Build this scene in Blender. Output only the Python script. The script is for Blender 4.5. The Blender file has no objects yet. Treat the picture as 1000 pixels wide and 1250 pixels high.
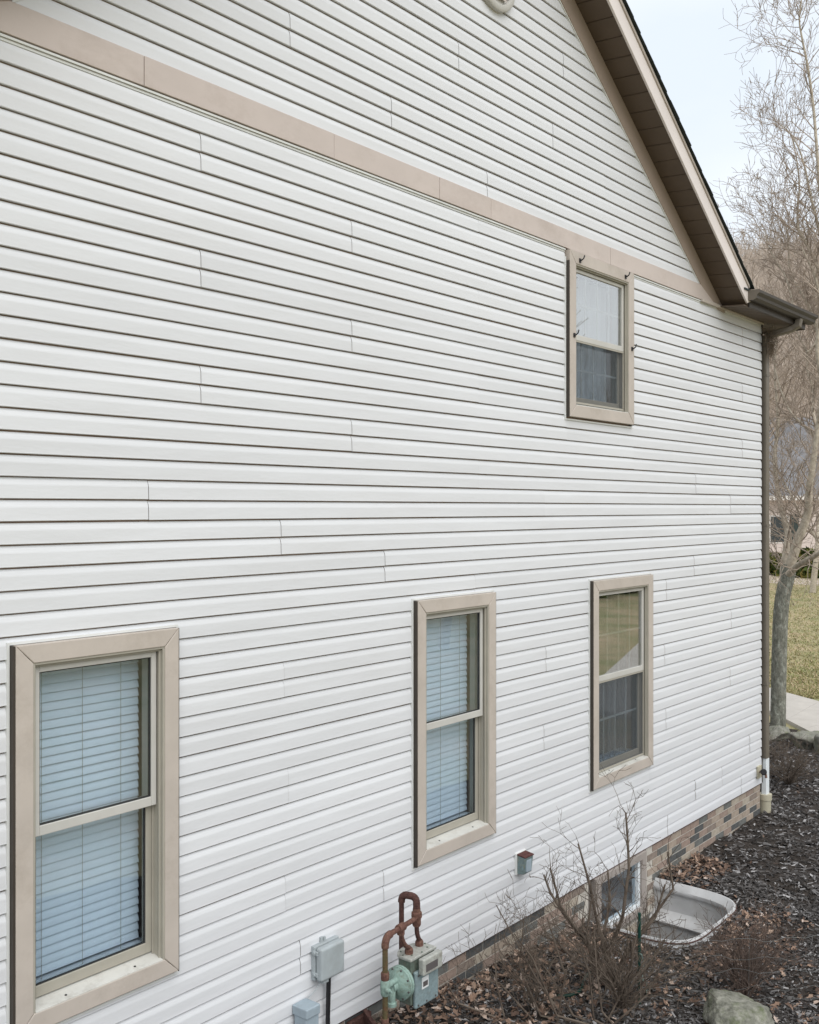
import bpy, bmesh, math, random
import numpy as np
from mathutils import Vector, Matrix
random.seed(7); RNG = np.random.default_rng(7)
scene = bpy.context.scene
COL = scene.collection

# ------------------------------------------------------------------ camera
FPX, HY = 1250.0, 620.0
TH = math.atan(1020 / FPX); CT, ST = math.cos(TH), math.sin(TH)
D, CZ = 4.251, 3.109
cam_data = bpy.data.cameras.new('camera')
cam_data.sensor_fit = 'HORIZONTAL'; cam_data.sensor_width = 36; cam_data.lens = 36 * FPX / 1000
cam_data.shift_y = -0.005; cam_data.clip_end = 4000; cam_data.clip_start = 0.05
cam = bpy.data.objects.new('camera', cam_data); COL.objects.link(cam)
cam.location = (0, -D, CZ); cam.rotation_euler = (math.radians(90), 0, TH - math.radians(90))
scene.camera = cam

# ------------------------------------------------------------------ overcast daylight
SUN_EL, SUN_AZ = math.radians(50), math.radians(203)      # azimuth measured from +Y towards +X
world = bpy.data.worlds.new('World'); scene.world = world; world.use_nodes = True
nt = world.node_tree; nt.nodes.clear()
def N(t, typ, **kw):
    n = t.nodes.new(typ)
    for k, v in kw.items(): setattr(n, k, v)
    return n
sky = N(nt, 'ShaderNodeTexSky', sky_type='NISHITA', sun_disc=False, sun_elevation=SUN_EL, sun_rotation=SUN_AZ)
b1 = N(nt, 'ShaderNodeBackground'); b1.inputs[1].default_value = 0.07
nt.links.new(sky.outputs[0], b1.inputs[0])
tc = N(nt, 'ShaderNodeTexCoord'); mp = N(nt, 'ShaderNodeMapping'); mp.inputs['Scale'].default_value = (1, 1, 2.2)
nz = N(nt, 'ShaderNodeTexNoise'); nz.inputs['Scale'].default_value = 1.7; nz.inputs['Detail'].default_value = 5
nt.links.new(tc.outputs['Generated'], mp.inputs[0]); nt.links.new(mp.outputs[0], nz.inputs[0])
r1 = N(nt, 'ShaderNodeValToRGB'); r1.color_ramp.elements[0].position = .34; r1.color_ramp.elements[1].position = .60
r1.color_ramp.elements[0].color = (.77, .84, .925, 1); r1.color_ramp.elements[1].color = (.955, .98, 1, 1)
nt.links.new(nz.outputs[0], r1.inputs[0])
b2 = N(nt, 'ShaderNodeBackground'); b2.inputs[1].default_value = .83
nt.links.new(r1.outputs[0], b2.inputs[0])
mx = N(nt, 'ShaderNodeMixShader'); mx.inputs[0].default_value = .90
nt.links.new(b1.outputs[0], mx.inputs[1]); nt.links.new(b2.outputs[0], mx.inputs[2])
nt.links.new(mx.outputs[0], N(nt, 'ShaderNodeOutputWorld').inputs[0])
sun_d = bpy.data.lights.new('sun', 'SUN'); sun_d.energy = 1.5; sun_d.angle = math.radians(60); sun_d.color = (1, .97, .93)
sun = bpy.data.objects.new('sun', sun_d); COL.objects.link(sun)
sv = Vector((math.sin(SUN_AZ) * math.cos(SUN_EL), math.cos(SUN_AZ) * math.cos(SUN_EL), math.sin(SUN_EL)))
sun.rotation_euler = sv.to_track_quat('Z', 'Y').to_euler(); sun.location = (0, -8, 12)
vs = scene.view_settings; vs.view_transform = 'Standard'; vs.look = 'None'; vs.gamma = 1; vs.exposure = 0.54
scene.cycles.max_bounces = 10; scene.cycles.transparent_max_bounces = 16
scene.cycles.use_denoising = True

# ------------------------------------------------------------------ helpers
def W(x, y, off=0.):
    u = (x - 500) / FPX; t = (D - off) / (ST - CT * u)
    return t * (CT + ST * u), CZ + t * (HY - y) / FPX
def RP(x, y, t):
    u = (x - 500) / FPX
    return Vector((t * (CT + ST * u), -D + t * (ST - CT * u), CZ + t * (HY - y) / FPX))
def SX(x, off=0.): return W(x, 0, off)[0]

def tag(o, label=None, cat=None, group=None, kind=None):
    if label: o['label'] = label
    if cat: o['category'] = cat
    if group: o['group'] = group
    if kind: o['kind'] = kind
    return o
def empty(name, loc=(0, 0, 0), parent=None):
    o = bpy.data.objects.new(name, None); o.empty_display_size = .1
    COL.objects.link(o); o.location = loc
    if parent: o.parent = parent
    return o
def world_of(o):
    m = Matrix.LocRotScale(o.location, o.rotation_euler, o.scale)
    return world_of(o.parent) @ o.matrix_parent_inverse @ m if o.parent else m
def link(name, me, mats, parent=None):
    o = bpy.data.objects.new(name, me); COL.objects.link(o)
    for m in (mats if isinstance(mats, (list, tuple)) else [mats]):
        if len(me.materials) < (len(mats) if isinstance(mats, (list, tuple)) else 1): me.materials.append(m)
    if parent:
        o.parent = parent; o.matrix_parent_inverse = world_of(parent).inverted()
    return o

class MB:
    """collects verts and faces; build() makes one mesh object"""
    def __init__(s): s.v = []; s.f = []; s.m = []
    def add(s, vs, fs, mi=0):
        b = len(s.v); s.v += [tuple(p) for p in vs]
        s.f += [tuple(b + i for i in f) for f in fs]; s.m += [mi] * len(fs); return s
    def box(s, x0, x1, y0, y1, z0, z1, mi=0):
        return s.add([(x0,y0,z0),(x1,y0,z0),(x1,y1,z0),(x0,y1,z0),(x0,y0,z1),(x1,y0,z1),(x1,y1,z1),(x0,y1,z1)],
            [(0,3,2,1),(4,5,6,7),(0,1,5,4),(1,2,6,5),(2,3,7,6),(3,0,4,7)], mi)
    def hexa(s, p, mi=0):
        return s.add(p, [(0,3,2,1),(4,5,6,7),(0,1,5,4),(1,2,6,5),(2,3,7,6),(3,0,4,7)], mi)
    def prism(s, poly, a, b, mi=0):
        """poly: list of points (Vector 3) ; extruded by vector from a*dir.. here a,b are offset vectors"""
        n = len(poly); A = Vector(a); B = Vector(b)
        s.add([Vector(p) + A for p in poly] + [Vector(p) + B for p in poly],
              [tuple(range(n))[::-1], tuple(range(n, 2*n))] + [(i, (i+1) % n, n + (i+1) % n, n + i) for i in range(n)], mi); return s
    def tube(s, pts, rad, n=10, mi=0, caps=True):
        pts = [Vector(p) for p in pts]
        if not isinstance(rad, (list, tuple)): rad = [rad] * len(pts)
        rings = []; up = None
        for i, p in enumerate(pts):
            d = (pts[min(i+1, len(pts)-1)] - pts[max(i-1, 0)]).normalized()
            if up is None:
                up = d.orthogonal().normalized()
            else:
                up = (up - d * up.dot(d)).normalized()
            w = d.cross(up)
            rings.append([p + (up * math.cos(2*math.pi*k/n) + w * math.sin(2*math.pi*k/n)) * rad[i] for k in range(n)])
        vs = [q for r in rings for q in r]; fs = []
        for i in range(len(pts)-1):
            for k in range(n):
                fs.append((i*n+k, i*n+(k+1) % n, (i+1)*n+(k+1) % n, (i+1)*n+k))
        if caps: fs += [tuple(range(n))[::-1], tuple(range((len(pts)-1)*n, len(pts)*n))]
        s.add(vs, fs, mi); return s
    def lathe(s, o, axis, prof, n=24, mi=0):
        """prof: list of (distance along axis, radius)"""
        o = Vector(o); a = Vector(axis).normalized(); u = a.orthogonal().normalized(); w = a.cross(u)
        vs = []; fs = []
        for (h, r) in prof:
            vs += [o + a*h + (u*math.cos(2*math.pi*k/n) + w*math.sin(2*math.pi*k/n)) * max(r, 1e-4) for k in range(n)]
        for i in range(len(prof)-1):
            for k in range(n): fs.append((i*n+k, i*n+(k+1) % n, (i+1)*n+(k+1) % n, (i+1)*n+k))
        fs += [tuple(range(n))[::-1], tuple(range((len(prof)-1)*n, len(prof)*n))]
        s.add(vs, fs, mi); return s
    def mesh(s, name, smooth=False):
        me = bpy.data.meshes.new(name); me.from_pydata(s.v, [], s.f)
        if max(s.m, default=0) > 0: me.polygons.foreach_set('material_index', s.m)
        if smooth: me.polygons.foreach_set('use_smooth', [True]*len(me.polygons))
        me.update(); return me
    def build(s, name, mats, parent=None, bevel=0, smooth=False, seg=2):
        o = link(name, s.mesh(name, smooth), mats, parent)
        if bevel:
            b = o.modifiers.new('bevel', 'BEVEL'); b.width = bevel; b.segments = seg; b.limit_method = 'ANGLE'; b.angle_limit = math.radians(35)
        if smooth:
            try:
                bm = bmesh.new(); bm.from_mesh(o.data); bmesh.ops.recalc_face_normals(bm, faces=bm.faces)
                for e in bm.edges:
                    if len(e.link_faces) == 2 and e.calc_face_angle(0) > math.radians(40): e.smooth = False
                bm.to_mesh(o.data); bm.free()
            except Exception: pass
        return o

# ------------------------------------------------------------------ materials
def mat(name, col, rough=.6, var=.08, scale=6., bump=0., bscale=60., spec=.3, col2=None, stretch=(1,1,1), metal=0., island=False, dirt=0., dirtcol=(.12,.09,.06), objvar=0., wave=0.):
    m = bpy.data.materials.new(name); m.use_nodes = True; t = m.node_tree
    p = t.nodes['Principled BSDF']; L = t.links.new
    p.inputs['Roughness'].default_value = rough; p.inputs['Specular IOR Level'].default_value = spec; p.inputs['Metallic'].default_value = metal
    tcn = N(t, 'ShaderNodeTexCoord'); mpn = N(t, 'ShaderNodeMapping'); mpn.inputs['Scale'].default_value = stretch
    L(tcn.outputs['Object'], mpn.inputs[0])
    nz = N(t, 'ShaderNodeTexNoise'); nz.inputs['Scale'].default_value = scale; nz.inputs['Detail'].default_value = 6; nz.inputs['Roughness'].default_value = .62
    L(mpn.outputs[0], nz.inputs[0])
    rp = N(t, 'ShaderNodeValToRGB'); e = rp.color_ramp.elements
    c2 = col2 if col2 else tuple(min(1, c*(1+var)) for c in col); c1 = col if col2 else tuple(c*(1-var) for c in col)
    e[0].position = .32; e[1].position = .68; e[0].color = (*c1, 1); e[1].color = (*c2, 1)
    L(nz.outputs[0], rp.inputs[0]); out = rp.outputs[0]
    if island:
        g = N(t, 'ShaderNodeNewGeometry'); r2 = N(t, 'ShaderNodeValToRGB')
        els = r2.color_ramp.elements
        for i, (pos, c) in enumerate(island):
            el = els[i] if i < 2 else els.new(pos)
            el.position = pos; el.color = (*c, 1)
        L(g.outputs['Random Per Island'], r2.inputs[0]); out = r2.outputs[0]
    if dirt:
        n2 = N(t, 'ShaderNodeTexNoise'); n2.inputs['Scale'].default_value = scale*.6; n2.inputs['Detail'].default_value = 8; n2.inputs['Roughness'].default_value = .75
        L(mpn.outputs[0], n2.inputs[0])
        mr = N(t, 'ShaderNodeMapRange'); mr.inputs[1].default_value = .50; mr.inputs[2].default_value = .68; mr.inputs[4].default_value = dirt
        L(n2.outputs[0], mr.inputs[0])
        mxn = N(t, 'ShaderNodeMix', data_type='RGBA'); mxn.inputs[7].default_value = (*dirtcol, 1)
        L(mr.outputs[0], mxn.inputs[0]); L(out, mxn.inputs[6]); out = mxn.outputs[2]
    if objvar:
        oi = N(t, 'ShaderNodeObjectInfo'); mr2 = N(t, 'ShaderNodeMapRange'); mr2.inputs[3].default_value = 1-objvar; mr2.inputs[4].default_value = 1.
        L(oi.outputs['Random'], mr2.inputs[0]); hs = N(t, 'ShaderNodeHueSaturation'); L(mr2.outputs[0], hs.inputs['Value']); L(out, hs.inputs['Color']); out = hs.outputs[0]
    L(out, p.inputs['Base Color'])
    if bump:
        nb = N(t, 'ShaderNodeTexNoise'); nb.inputs['Scale'].default_value = bscale; nb.inputs['Detail'].default_value = 4
        L(mpn.outputs[0], nb.inputs[0])
        bp = N(t, 'ShaderNodeBump'); bp.inputs['Strength'].default_value = bump; bp.inputs['Distance'].default_value = .01
        L(nb.outputs[0], bp.inputs['Height']); L(bp.outputs[0], p.inputs['Normal'])
        if wave:
            nw = N(t, 'ShaderNodeTexNoise'); nw.inputs['Scale'].default_value = 2.6; nw.inputs['Detail'].default_value = 2; L(mpn.outputs[0], nw.inputs[0])
            b3 = N(t, 'ShaderNodeBump'); b3.inputs['Strength'].default_value = wave; b3.inputs['Distance'].default_value = .03
            L(nw.outputs[0], b3.inputs['Height']); L(b3.outputs[0], bp.inputs['Normal'])
    return m

def glass_mat(name, tint, ior, rough=0.):
    m = bpy.data.materials.new(name); m.use_nodes = True; t = m.node_tree; t.nodes.clear(); L = t.links.new
    tr = N(t, 'ShaderNodeBsdfTransparent'); tr.inputs[0].default_value = (*tint, 1)
    gl = N(t, 'ShaderNodeBsdfGlossy'); gl.inputs['Roughness'].default_value = rough
    lw = N(t, 'ShaderNodeLayerWeight'); lw.inputs[0].default_value = .5       # Schlick reflectance, the same from both sides
    pw = N(t, 'ShaderNodeMath', operation='POWER'); pw.inputs[1].default_value = 4.; L(lw.outputs['Facing'], pw.inputs[0])
    fr = N(t, 'ShaderNodeMath', operation='MULTIPLY_ADD'); fr.inputs[1].default_value = 1-ior; fr.inputs[2].default_value = ior; L(pw.outputs[0], fr.inputs[0])
    nzn = N(t, 'ShaderNodeTexNoise'); nzn.inputs['Scale'].default_value = 3.; bp = N(t, 'ShaderNodeBump'); bp.inputs['Strength'].default_value = .006
    tcn = N(t, 'ShaderNodeTexCoord'); L(tcn.outputs['Object'], nzn.inputs[0]); L(nzn.outputs[0], bp.inputs['Height']); L(bp.outputs[0], gl.inputs['Normal'])
    mxs = N(t, 'ShaderNodeMixShader'); L(fr.outputs[0], mxs.inputs[0]); L(tr.outputs[0], mxs.inputs[1]); L(gl.outputs[0], mxs.inputs[2])
    L(mxs.outputs[0], N(t, 'ShaderNodeOutputMaterial').inputs[0]); return m
def sheer_mat(name, col, alpha, translucent=.4):
    m = bpy.data.materials.new(name); m.use_nodes = True; t = m.node_tree; t.nodes.clear(); L = t.links.new
    d = N(t, 'ShaderNodeBsdfDiffuse'); d.inputs[0].default_value = (*col, 1)
    tl = N(t, 'ShaderNodeBsdfTranslucent'); tl.inputs[0].default_value = (*col, 1)
    a = N(t, 'ShaderNodeMixShader'); a.inputs[0].default_value = translucent; L(d.outputs[0], a.inputs[1]); L(tl.outputs[0], a.inputs[2])
    tr = N(t, 'ShaderNodeBsdfTransparent'); b = N(t, 'ShaderNodeMixShader'); b.inputs[0].default_value = alpha
    L(tr.outputs[0], b.inputs[1]); L(a.outputs[0], b.inputs[2]); L(b.outputs[0], N(t, 'ShaderNodeOutputMaterial').inputs[0]); return m

M = {}
M['siding'] = mat('white_vinyl', (.655,.667,.69), .55, .03, 1.3, .10, 38, .25, stretch=(.35,1,1.6), dirt=.09, dirtcol=(.42,.38,.34), objvar=.05, wave=.35)
M['channel'] = mat('white_vinyl_channel', (.66,.67,.66), .5, .05, 5)
M['well'] = mat('pale_grey_well_plastic', (.52,.525,.53), .5, .08, 6., .05, 40, .3, dirt=.35, dirtcol=(.30,.27,.23))
M['surround'] = mat('taupe_surround', (.32,.285,.26), .6, .08, 8.)
M['sheathing'] = mat('brown_sheathing', (.38,.275,.22), .9, .2, 8)
M['trim'] = mat('tan_aluminium', (.52,.455,.42), .5, .06, 2.6, .12, 9, .3, dirt=.45, dirtcol=(.34,.28,.235), stretch=(.6,1,1))
M['trim2'] = mat('tan_aluminium_casing', (.475,.425,.38), .5, .06, 4., .1, 14, .3, dirt=.4, dirtcol=(.30,.255,.21))
M['rake'] = mat('tan_rake_board_shaded', (.33,.265,.22), .5, .06, 3., .05, 40, .3)  # same tan paint as the band, overhang shade darkened into the colour
M['fascia'] = mat('pale_fascia', (.66,.605,.58), .45, .05, 2., 0, 30, .35)
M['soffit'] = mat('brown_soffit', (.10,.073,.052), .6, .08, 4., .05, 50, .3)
M['frame'] = mat('grey_beige_vinyl', (.36,.34,.29), .5, .06, 5., 0, 40, .3)
M['frame_light'] = mat('pale_vinyl', (.50,.49,.46), .5, .05, 5., 0, 40, .3)
M['sill'] = mat('white_sill', (.54,.535,.50), .5, .06, 9., 0, 40, .3, dirt=.5, dirtcol=(.25,.22,.18))
M['gasket'] = mat('black_gasket', (.03,.03,.03), .7, .1)
M['gutter'] = mat('brown_gutter', (.05,.042,.035), .5, .12, 5., 0, 40, .3)
M['downspout'] = mat('brown_downspout', (.135,.118,.095), .45, .1, 5., 0, 40, .4, dirt=.2)
M['white_plastic'] = mat('white_plastic', (.70,.74,.76), .45, .06, 6.)
M['beige_plastic'] = mat('beige_plastic', (.44,.41,.31), .5, .1, 8.)
M['shingle'] = mat('dark_shingle', (.035,.042,.04), .9, .3, 40, .5, 120)
M['mortar'] = mat('mortar', (.50,.47,.42), .95, .12, 14, .35, 90)
M['brick'] = [mat('brick_tan', (.345,.285,.232), .9, .16, 16, .5, 120), mat('brick_rose', (.29,.222,.185), .9, .16, 16, .5, 120),
              mat('brick_brown', (.235,.192,.162), .9, .18, 16, .5, 120), mat('brick_slate', (.09,.093,.093), .9, .2, 16, .5, 120),
              mat('brick_buff', (.39,.342,.28), .9, .14, 16, .5, 120), mat('brick_grey', (.145,.148,.14), .9, .18, 16, .5, 120)]
M['glass'] = glass_mat('window_glass', (.87,.925,.965), .085)
M['glass_clear'] = glass_mat('window_glass_plain', (.92,.955,.965), .08)
M['glass_bright'] = glass_mat('storm_glass', (.92,.955,.965), .40)
M['screen'] = sheer_mat('insect_screen', (.10,.11,.12), .42, 0.)
M['slat'] = mat('white_blind', (.74,.76,.78), .6, .03)
M['curtain'] = sheer_mat('sheer_curtain', (.82,.84,.86), .85, .25)
M['curtain_thin'] = sheer_mat('thin_sheer_curtain', (.62,.64,.66), .30, .25)
M['room'] = mat('room_plaster', (.35,.33,.31), .9, .1)
M['rust'] = mat('rusty_pipe', (.085,.042,.034), .85, .3, 60, .8, 160, .2, col2=(.19,.10,.078), dirt=.65, dirtcol=(.27,.17,.11))
M['rust_dark'] = mat('dark_rust', (.05,.026,.024), .85, .3, 60, .8, 160, .2, col2=(.12,.062,.052))
M['olive'] = mat('olive_painted_pipe', (.105,.085,.042), .75, .3, 70, .6, 160, .25, dirt=.9, dirtcol=(.14,.06,.035))
M['meter_green'] = mat('grey_green_paint', (.12,.15,.125), .6, .25, 55, .2, 60, .35, dirt=.6, dirtcol=(.14,.10,.07))
M['meter_blue'] = mat('grey_blue_paint', (.205,.27,.285), .55, .18, 55, .1, 60, .35, dirt=.4, dirtcol=(.20,.21,.19))
M['mint'] = mat('mint_paint', (.235,.335,.295), .55, .2, 55, .1, 60, .4, dirt=.55, dirtcol=(.15,.14,.10))
M['cover'] = mat('cloudy_plastic', (.36,.37,.34), .4, .2, 45, .1, 90, .4, dirt=.5, dirtcol=(.20,.16,.12))
M['box'] = mat('grey_utility_plastic', (.36,.40,.415), .5, .07, 8, .05, 60, .35, dirt=.15)
M['box_blue'] = mat('blue_grey_plastic', (.32,.39,.44), .5, .07, 8, .05, 60, .35, dirt=.2)
M['black'] = mat('black_plastic', (.018,.018,.02), .45, .1)
M['label'] = mat('white_label', (.68,.70,.70), .5, .03)
M['ink'] = mat('dark_ink', (.10,.09,.09), .6, .05)
M['vent_teal'] = mat('weathered_galvanised', (.15,.205,.21), .55, .3, 50, .2, 90, .4, dirt=.6, dirtcol=(.26,.24,.12))
M['vent_rust'] = mat('red_rust', (.085,.034,.03), .85, .35, 50, .5)
M['mulch'] = mat('mulch_bed', (.022,.018,.015), .95, .35, 30, 1., 140, .2, col2=(.07,.058,.05))
M['chip'] = mat('mulch_chips', (.1,.1,.1), .8, .2, 10, 0, 60, .35, island=[(0,(.014,.012,.011)),(.35,(.050,.045,.042)),(.7,(.095,.088,.085)),(.9,(.18,.175,.175)),(1,(.40,.39,.39))])
M['leaf'] = mat('dead_leaves', (.1,.1,.1), .8, .2, 10, 0, 60, .25, island=[(0,(.07,.045,.035)),(.35,(.14,.092,.068)),(.68,(.25,.165,.12)),(.88,(.36,.255,.19)),(1,(.50,.42,.37))])
M['lawn'] = mat('winter_lawn', (.21,.22,.105), .95, .2, .8, .6, 25, .1, col2=(.42,.335,.22))
M['grass'] = mat('grass_blades', (.1,.1,.1), .9, .2, 10, 0, 60, .1, island=[(0,(.18,.20,.075)),(.5,(.30,.28,.13)),(.8,(.42,.34,.20)),(1,(.48,.37,.25))])
M['concrete'] = mat('pale_concrete', (.47,.44,.40), .9, .07, 3, .2, 60, .2)
M['stone'] = mat('grey_boulder', (.11,.112,.09), .95, .3, 16, 1., 60, .15, col2=(.33,.325,.28), dirt=.75, dirtcol=(.105,.13,.055))
M['stone_moss'] = mat('mossy_stone', (.16,.165,.13), .95, .3, 7, .9, 30, .15, col2=(.29,.28,.25), dirt=.9, dirtcol=(.11,.14,.03))
M['bark'] = mat('grey_green_bark', (.10,.105,.085), .95, .3, 30, 1., 60, .15, col2=(.24,.235,.20), stretch=(1,1,.5), dirt=.8, dirtcol=(.46,.48,.42))
M['bark2'] = mat('tan_bark', (.33,.285,.225), .95, .3, 14, .8, 40, .15, col2=(.58,.52,.43))
M['twig'] = mat('grey_brown_twig', (.36,.295,.24), .9, .3, 9)
M['shrub'] = mat('pruned_shrub_bark', (.07,.053,.042), .9, .3, 12, .3, 60, .2, col2=(.17,.138,.11))
M['barberry'] = mat('reddish_twigs', (.085,.062,.052), .9, .3, 12, 0, 60, .2, col2=(.16,.12,.10))
M['far_twig'] = mat('pale_far_twig', (.54,.465,.395), .9, .2, .3)
M['hill'] = mat('leaf_covered_hill', (.42,.35,.295), .95, .2, .06, 0, 60, .1, col2=(.58,.50,.43))
M['green_metal'] = mat('green_stake_paint', (.008,.045,.034), .5, .1)
M['wire'] = mat('galvanised_wire', (.30,.32,.32), .4, .1, metal=.6)
M['straw'] = mat('dry_straw', (.12,.09,.065), .95, .3, 30, col2=(.20,.16,.12))
M['far_wall'] = mat('cream_far_wall', (.60,.53,.48), .8, .05, 2)
M['far_roof'] = mat('grey_far_roof', (.19,.19,.20), .95, .2, 3, .4, 20)
M['far_trim'] = mat('white_far_trim', (.66,.64,.60), .7, .04)
M['far_window'] = mat('far_dark_glass', (.035,.045,.05), .15, .1, spec=.6)
M['shutter'] = mat('dark_shutter', (.04,.055,.05), .7, .1)
M['bush'] = mat('bush_leaves', (.1,.1,.1), .8, .2, 10, 0, 60, .2, island=[(0,(.03,.05,.012)),(.5,(.075,.10,.025)),(.85,(.17,.16,.04)),(1,(.25,.19,.06))])

# ------------------------------------------------------------------ terrain
R = .1016                                   # one siding course
def sstep(a, b, v): v = np.clip((v - a) / (b - a), 0, 1); return v*v*(3 - 2*v)
def gz(x, y):
    x = np.asarray(x, float); y = np.asarray(y, float)
    near = np.interp(x, [2., 4.2, 4.7, 5.75, 6.7, 7.2, 12, 16, 22], [-.02, -.06, -.12, -.21, -.30, -.37, -.37, -.39, -.41])
    bumps = .012*np.sin(x*5.1+y*3.7) + .01*np.sin(x*9.3-y*6.1) + .012*np.sin(y*2.3+1.)
    bumps = bumps * np.clip(1 - (np.abs(x-9)-7)/3, 0, 1)
    d = x*.93 + y*.36
    hill = 34*sstep(78, 185, d) * sstep(-90, -20, y + .15*x)
    roll = .5*sstep(24, 60, d)
    return near + bumps + hill + roll
WELL = dict(x0=7.58, x1=8.84, depth=.86)
def in_well(x, y, g=0.):
    c = (WELL['x0']+WELL['x1'])/2; hw = (WELL['x1']-WELL['x0'])/2 + g; dp = WELL['depth'] + g
    return (y > -dp) & (y < .3) & (np.abs((x-c)/hw)**5. + np.abs(np.minimum(y, 0)/dp)**5. < 1)
def grid_mesh(name, xs, ys, dz, keep=None):
    X, Y = np.meshgrid(xs, ys, indexing='ij'); Z = gz(X, Y) + dz
    v = np.stack([X, Y, Z], -1).reshape(-1, 3); ny = len(ys); f = []
    for i in range(len(xs)-1):
        for j in range(ny-1):
            cx, cy = (xs[i]+xs[i+1])/2, (ys[j]+ys[j+1])/2
            if keep is None or keep(cx, cy): f.append((i*ny+j, (i+1)*ny+j, (i+1)*ny+j+1, i*ny+j+1))
    me = bpy.data.meshes.new(name); me.from_pydata(v.tolist(), [], f)
    me.polygons.foreach_set('use_smooth', [True]*len(me.polygons)); me.update(); return me
def axis(marks):
    out = []
    for a, b, s in marks: out += list(np.arange(a, b-1e-6, s))
    return np.array(out + [marks[-1][1]])
gx = axis([(-900,-100,100),(-100,-20,10),(-20,0,2.5),(0,7.4,.6),(7.4,9.0,.2),(9.0,24,1.),(24,80,4),(80,220,6),(220,1500,160)])
gy = axis([(-900,-100,100),(-100,-20,10),(-20,-3,2),(-3,-1,.5),(-1,.2,.2),(.2,24,1.7),(24,160,6),(160,1500,160)])
hx = lambda x, y: not (7.4 < x < 9.0 and -1.0 < y < .2)
ground = link('ground', grid_mesh('ground', gx, gy, -.03, hx), [M['lawn'], M['hill']]); tag(ground, kind='structure')
hillf = []
for p in ground.data.polygons:
    c = p.center
    hillf.append(1 if (c.x*.93 + c.y*.36) > 46 and c.y > -30 else 0)
ground.data.polygons.foreach_set('material_index', hillf)

def in_poly(x, y, poly):
    r = False; n = len(poly)
    for i in range(n):
        x1, y1 = poly[i]; x2, y2 = poly[(i+1) % n]
        if (y1 > y) != (y2 > y) and x < (x2-x1)*(y-y1)/(y2-y1)+x1: r = not r
    return r
BED = [(.5,-3.4),(12.2,-3.4),(14.2,-1.6),(15.2,.35),(16.2,1.15),(17.6,2.9),(18,5.5),(.5,5.5)]
bx = axis([(.5,5,.25),(5,9.2,.06),(9.2,18.2,.18)]); by = axis([(-3.4,-2.2,.15),(-2.2,.2,.06),(.2,5.5,.2)])
mulch = link('mulch_bed', grid_mesh('mulch_bed', bx, by, 0, lambda x, y: in_poly(x, y, BED) and not in_well(x, y, .0)), M['mulch'])
tag(mulch, kind='structure')

# concrete walk curving past the bed, scored into slabs
walk_far = [(23.5,8.2),(20.6,4.2),(19.4,2.45),(18.85,1.65),(18.3,-.4),(18.8,-2.4),(21,-4.2),(25,-5.4),(29,-6.6),(40,-9.6)]
walk_near = [(21.4,8.6),(18.9,5.2),(18.2,2.75),(16.95,1.58),(15.75,.62),(15.3,-1.5),(15.6,-4.4),(18,-5.7),(25.6,-8.35),(39,-13)]
walk = empty('walkway'); tag(walk, kind='structure')
def lerp2(line, t):
    t *= len(line)-1; i = min(int(t), len(line)-2); k = t - i
    return (line[i][0]*(1-k)+line[i+1][0]*k, line[i][1]*(1-k)+line[i+1][1]*k)
NS = 18
for i in range(NS):
    g = .004
    q = [lerp2(walk_far, (i+g)/NS), lerp2(walk_far, (i+1-g)/NS), lerp2(walk_near, (i+1-g)/NS), lerp2(walk_near, (i+g)/NS)]
    top = [(a, b, float(gz(a, b))+.045) for a, b in q]; bot = [(a, b, z-.15) for a, b, z in top]
    MB().hexa(bot[::-1] + top[::-1]).build('paving_slab', M['concrete'], walk)

# ------------------------------------------------------------------ the house
house = empty('house', (6.09, 0, -.4))
tag(house, 'white sided gable house with tan trim boards, brown soffits and brick foundation', 'house')
XL, XR, XC = .675, 11.505, 6.09
EAVE = CZ + 2.09
def rake(x, top=4.094): return CZ + top - .667*(abs(x-XC) - (7.35-XC))      # soffit line on the wall
ZR = rake(XC)
WINS = {'w1': (2.40, 3.294, .755, 2.50), 'w2': (5.235, 6.14, .755, 2.50), 'w3': (7.575, 8.683, .755, 2.50), 'w4': (7.186, 8.303, 3.845, 5.19)}
BASE = (7.652, 8.591, -.56, .0)
HOLES = [(a+.045, b-.045, c+.045, d-.045) for a, b, c, d in WINS.values()]

# structural wall behind the siding, with window openings, and the other three walls
def wall_with_holes(mb, x0, x1, z0, z1, y0, y1, holes, top=None):
    xs = sorted({x0, x1, *[h[0] for h in holes], *[h[1] for h in holes]}); zs = sorted({z0, z1, *[h[2] for h in holes], *[h[3] for h in holes]})
    for i in range(len(xs)-1):
        for j in range(len(zs)-1):
            cx, cz = (xs[i]+xs[i+1])/2, (zs[j]+zs[j+1])/2
            if not any(h[0] < cx < h[1] and h[2] < cz < h[3] for h in holes):
                mb.box(xs[i], xs[i+1], y0, y1, zs[j], zs[j+1])
wb = MB(); wall_with_holes(wb, XL, XR, 0.012, EAVE, .006, .20, HOLES)
wb.prism([(XC-4.2, 0, EAVE), (XC+4.2, 0, EAVE), (XC, 0, rake(XC)-.02)], (0,.006,0), (0,.20,0))
gable_wall = wb.build('gable_wall', M['sheathing'], house)
DEPTH = 9.
sh = MB()
sh.box(XR-.18, XR-.005, .20, DEPTH, 0.012, EAVE); sh.box(XL, XL+.18, .20, DEPTH, .012, EAVE); sh.box(XL, XR, DEPTH, DEPTH+.18, .012, EAVE)
sh.box(XL+.18, XR-.18, .20, DEPTH, -.02, .0); sh.box(XL+.18, XR-.18, .2, DEPTH, 2.75, 2.9)
sh.box(XL+.18, XR-.18, 3.6, 3.7, .0, 5.3)
sh.build('inner_walls', M['room'], house)
SLIT = .0068
def prof(depth=.0155):
    """course profile, (z, y) from butt to top of the cove"""
    return [(0., .003), (0., -depth+.001), (.003, -depth-.0006), (.007, -depth), (.060, -depth+.0015), (.066, -depth+.0024), (.080, -depth+.0062), (R-SLIT, -.0020)]
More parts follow.
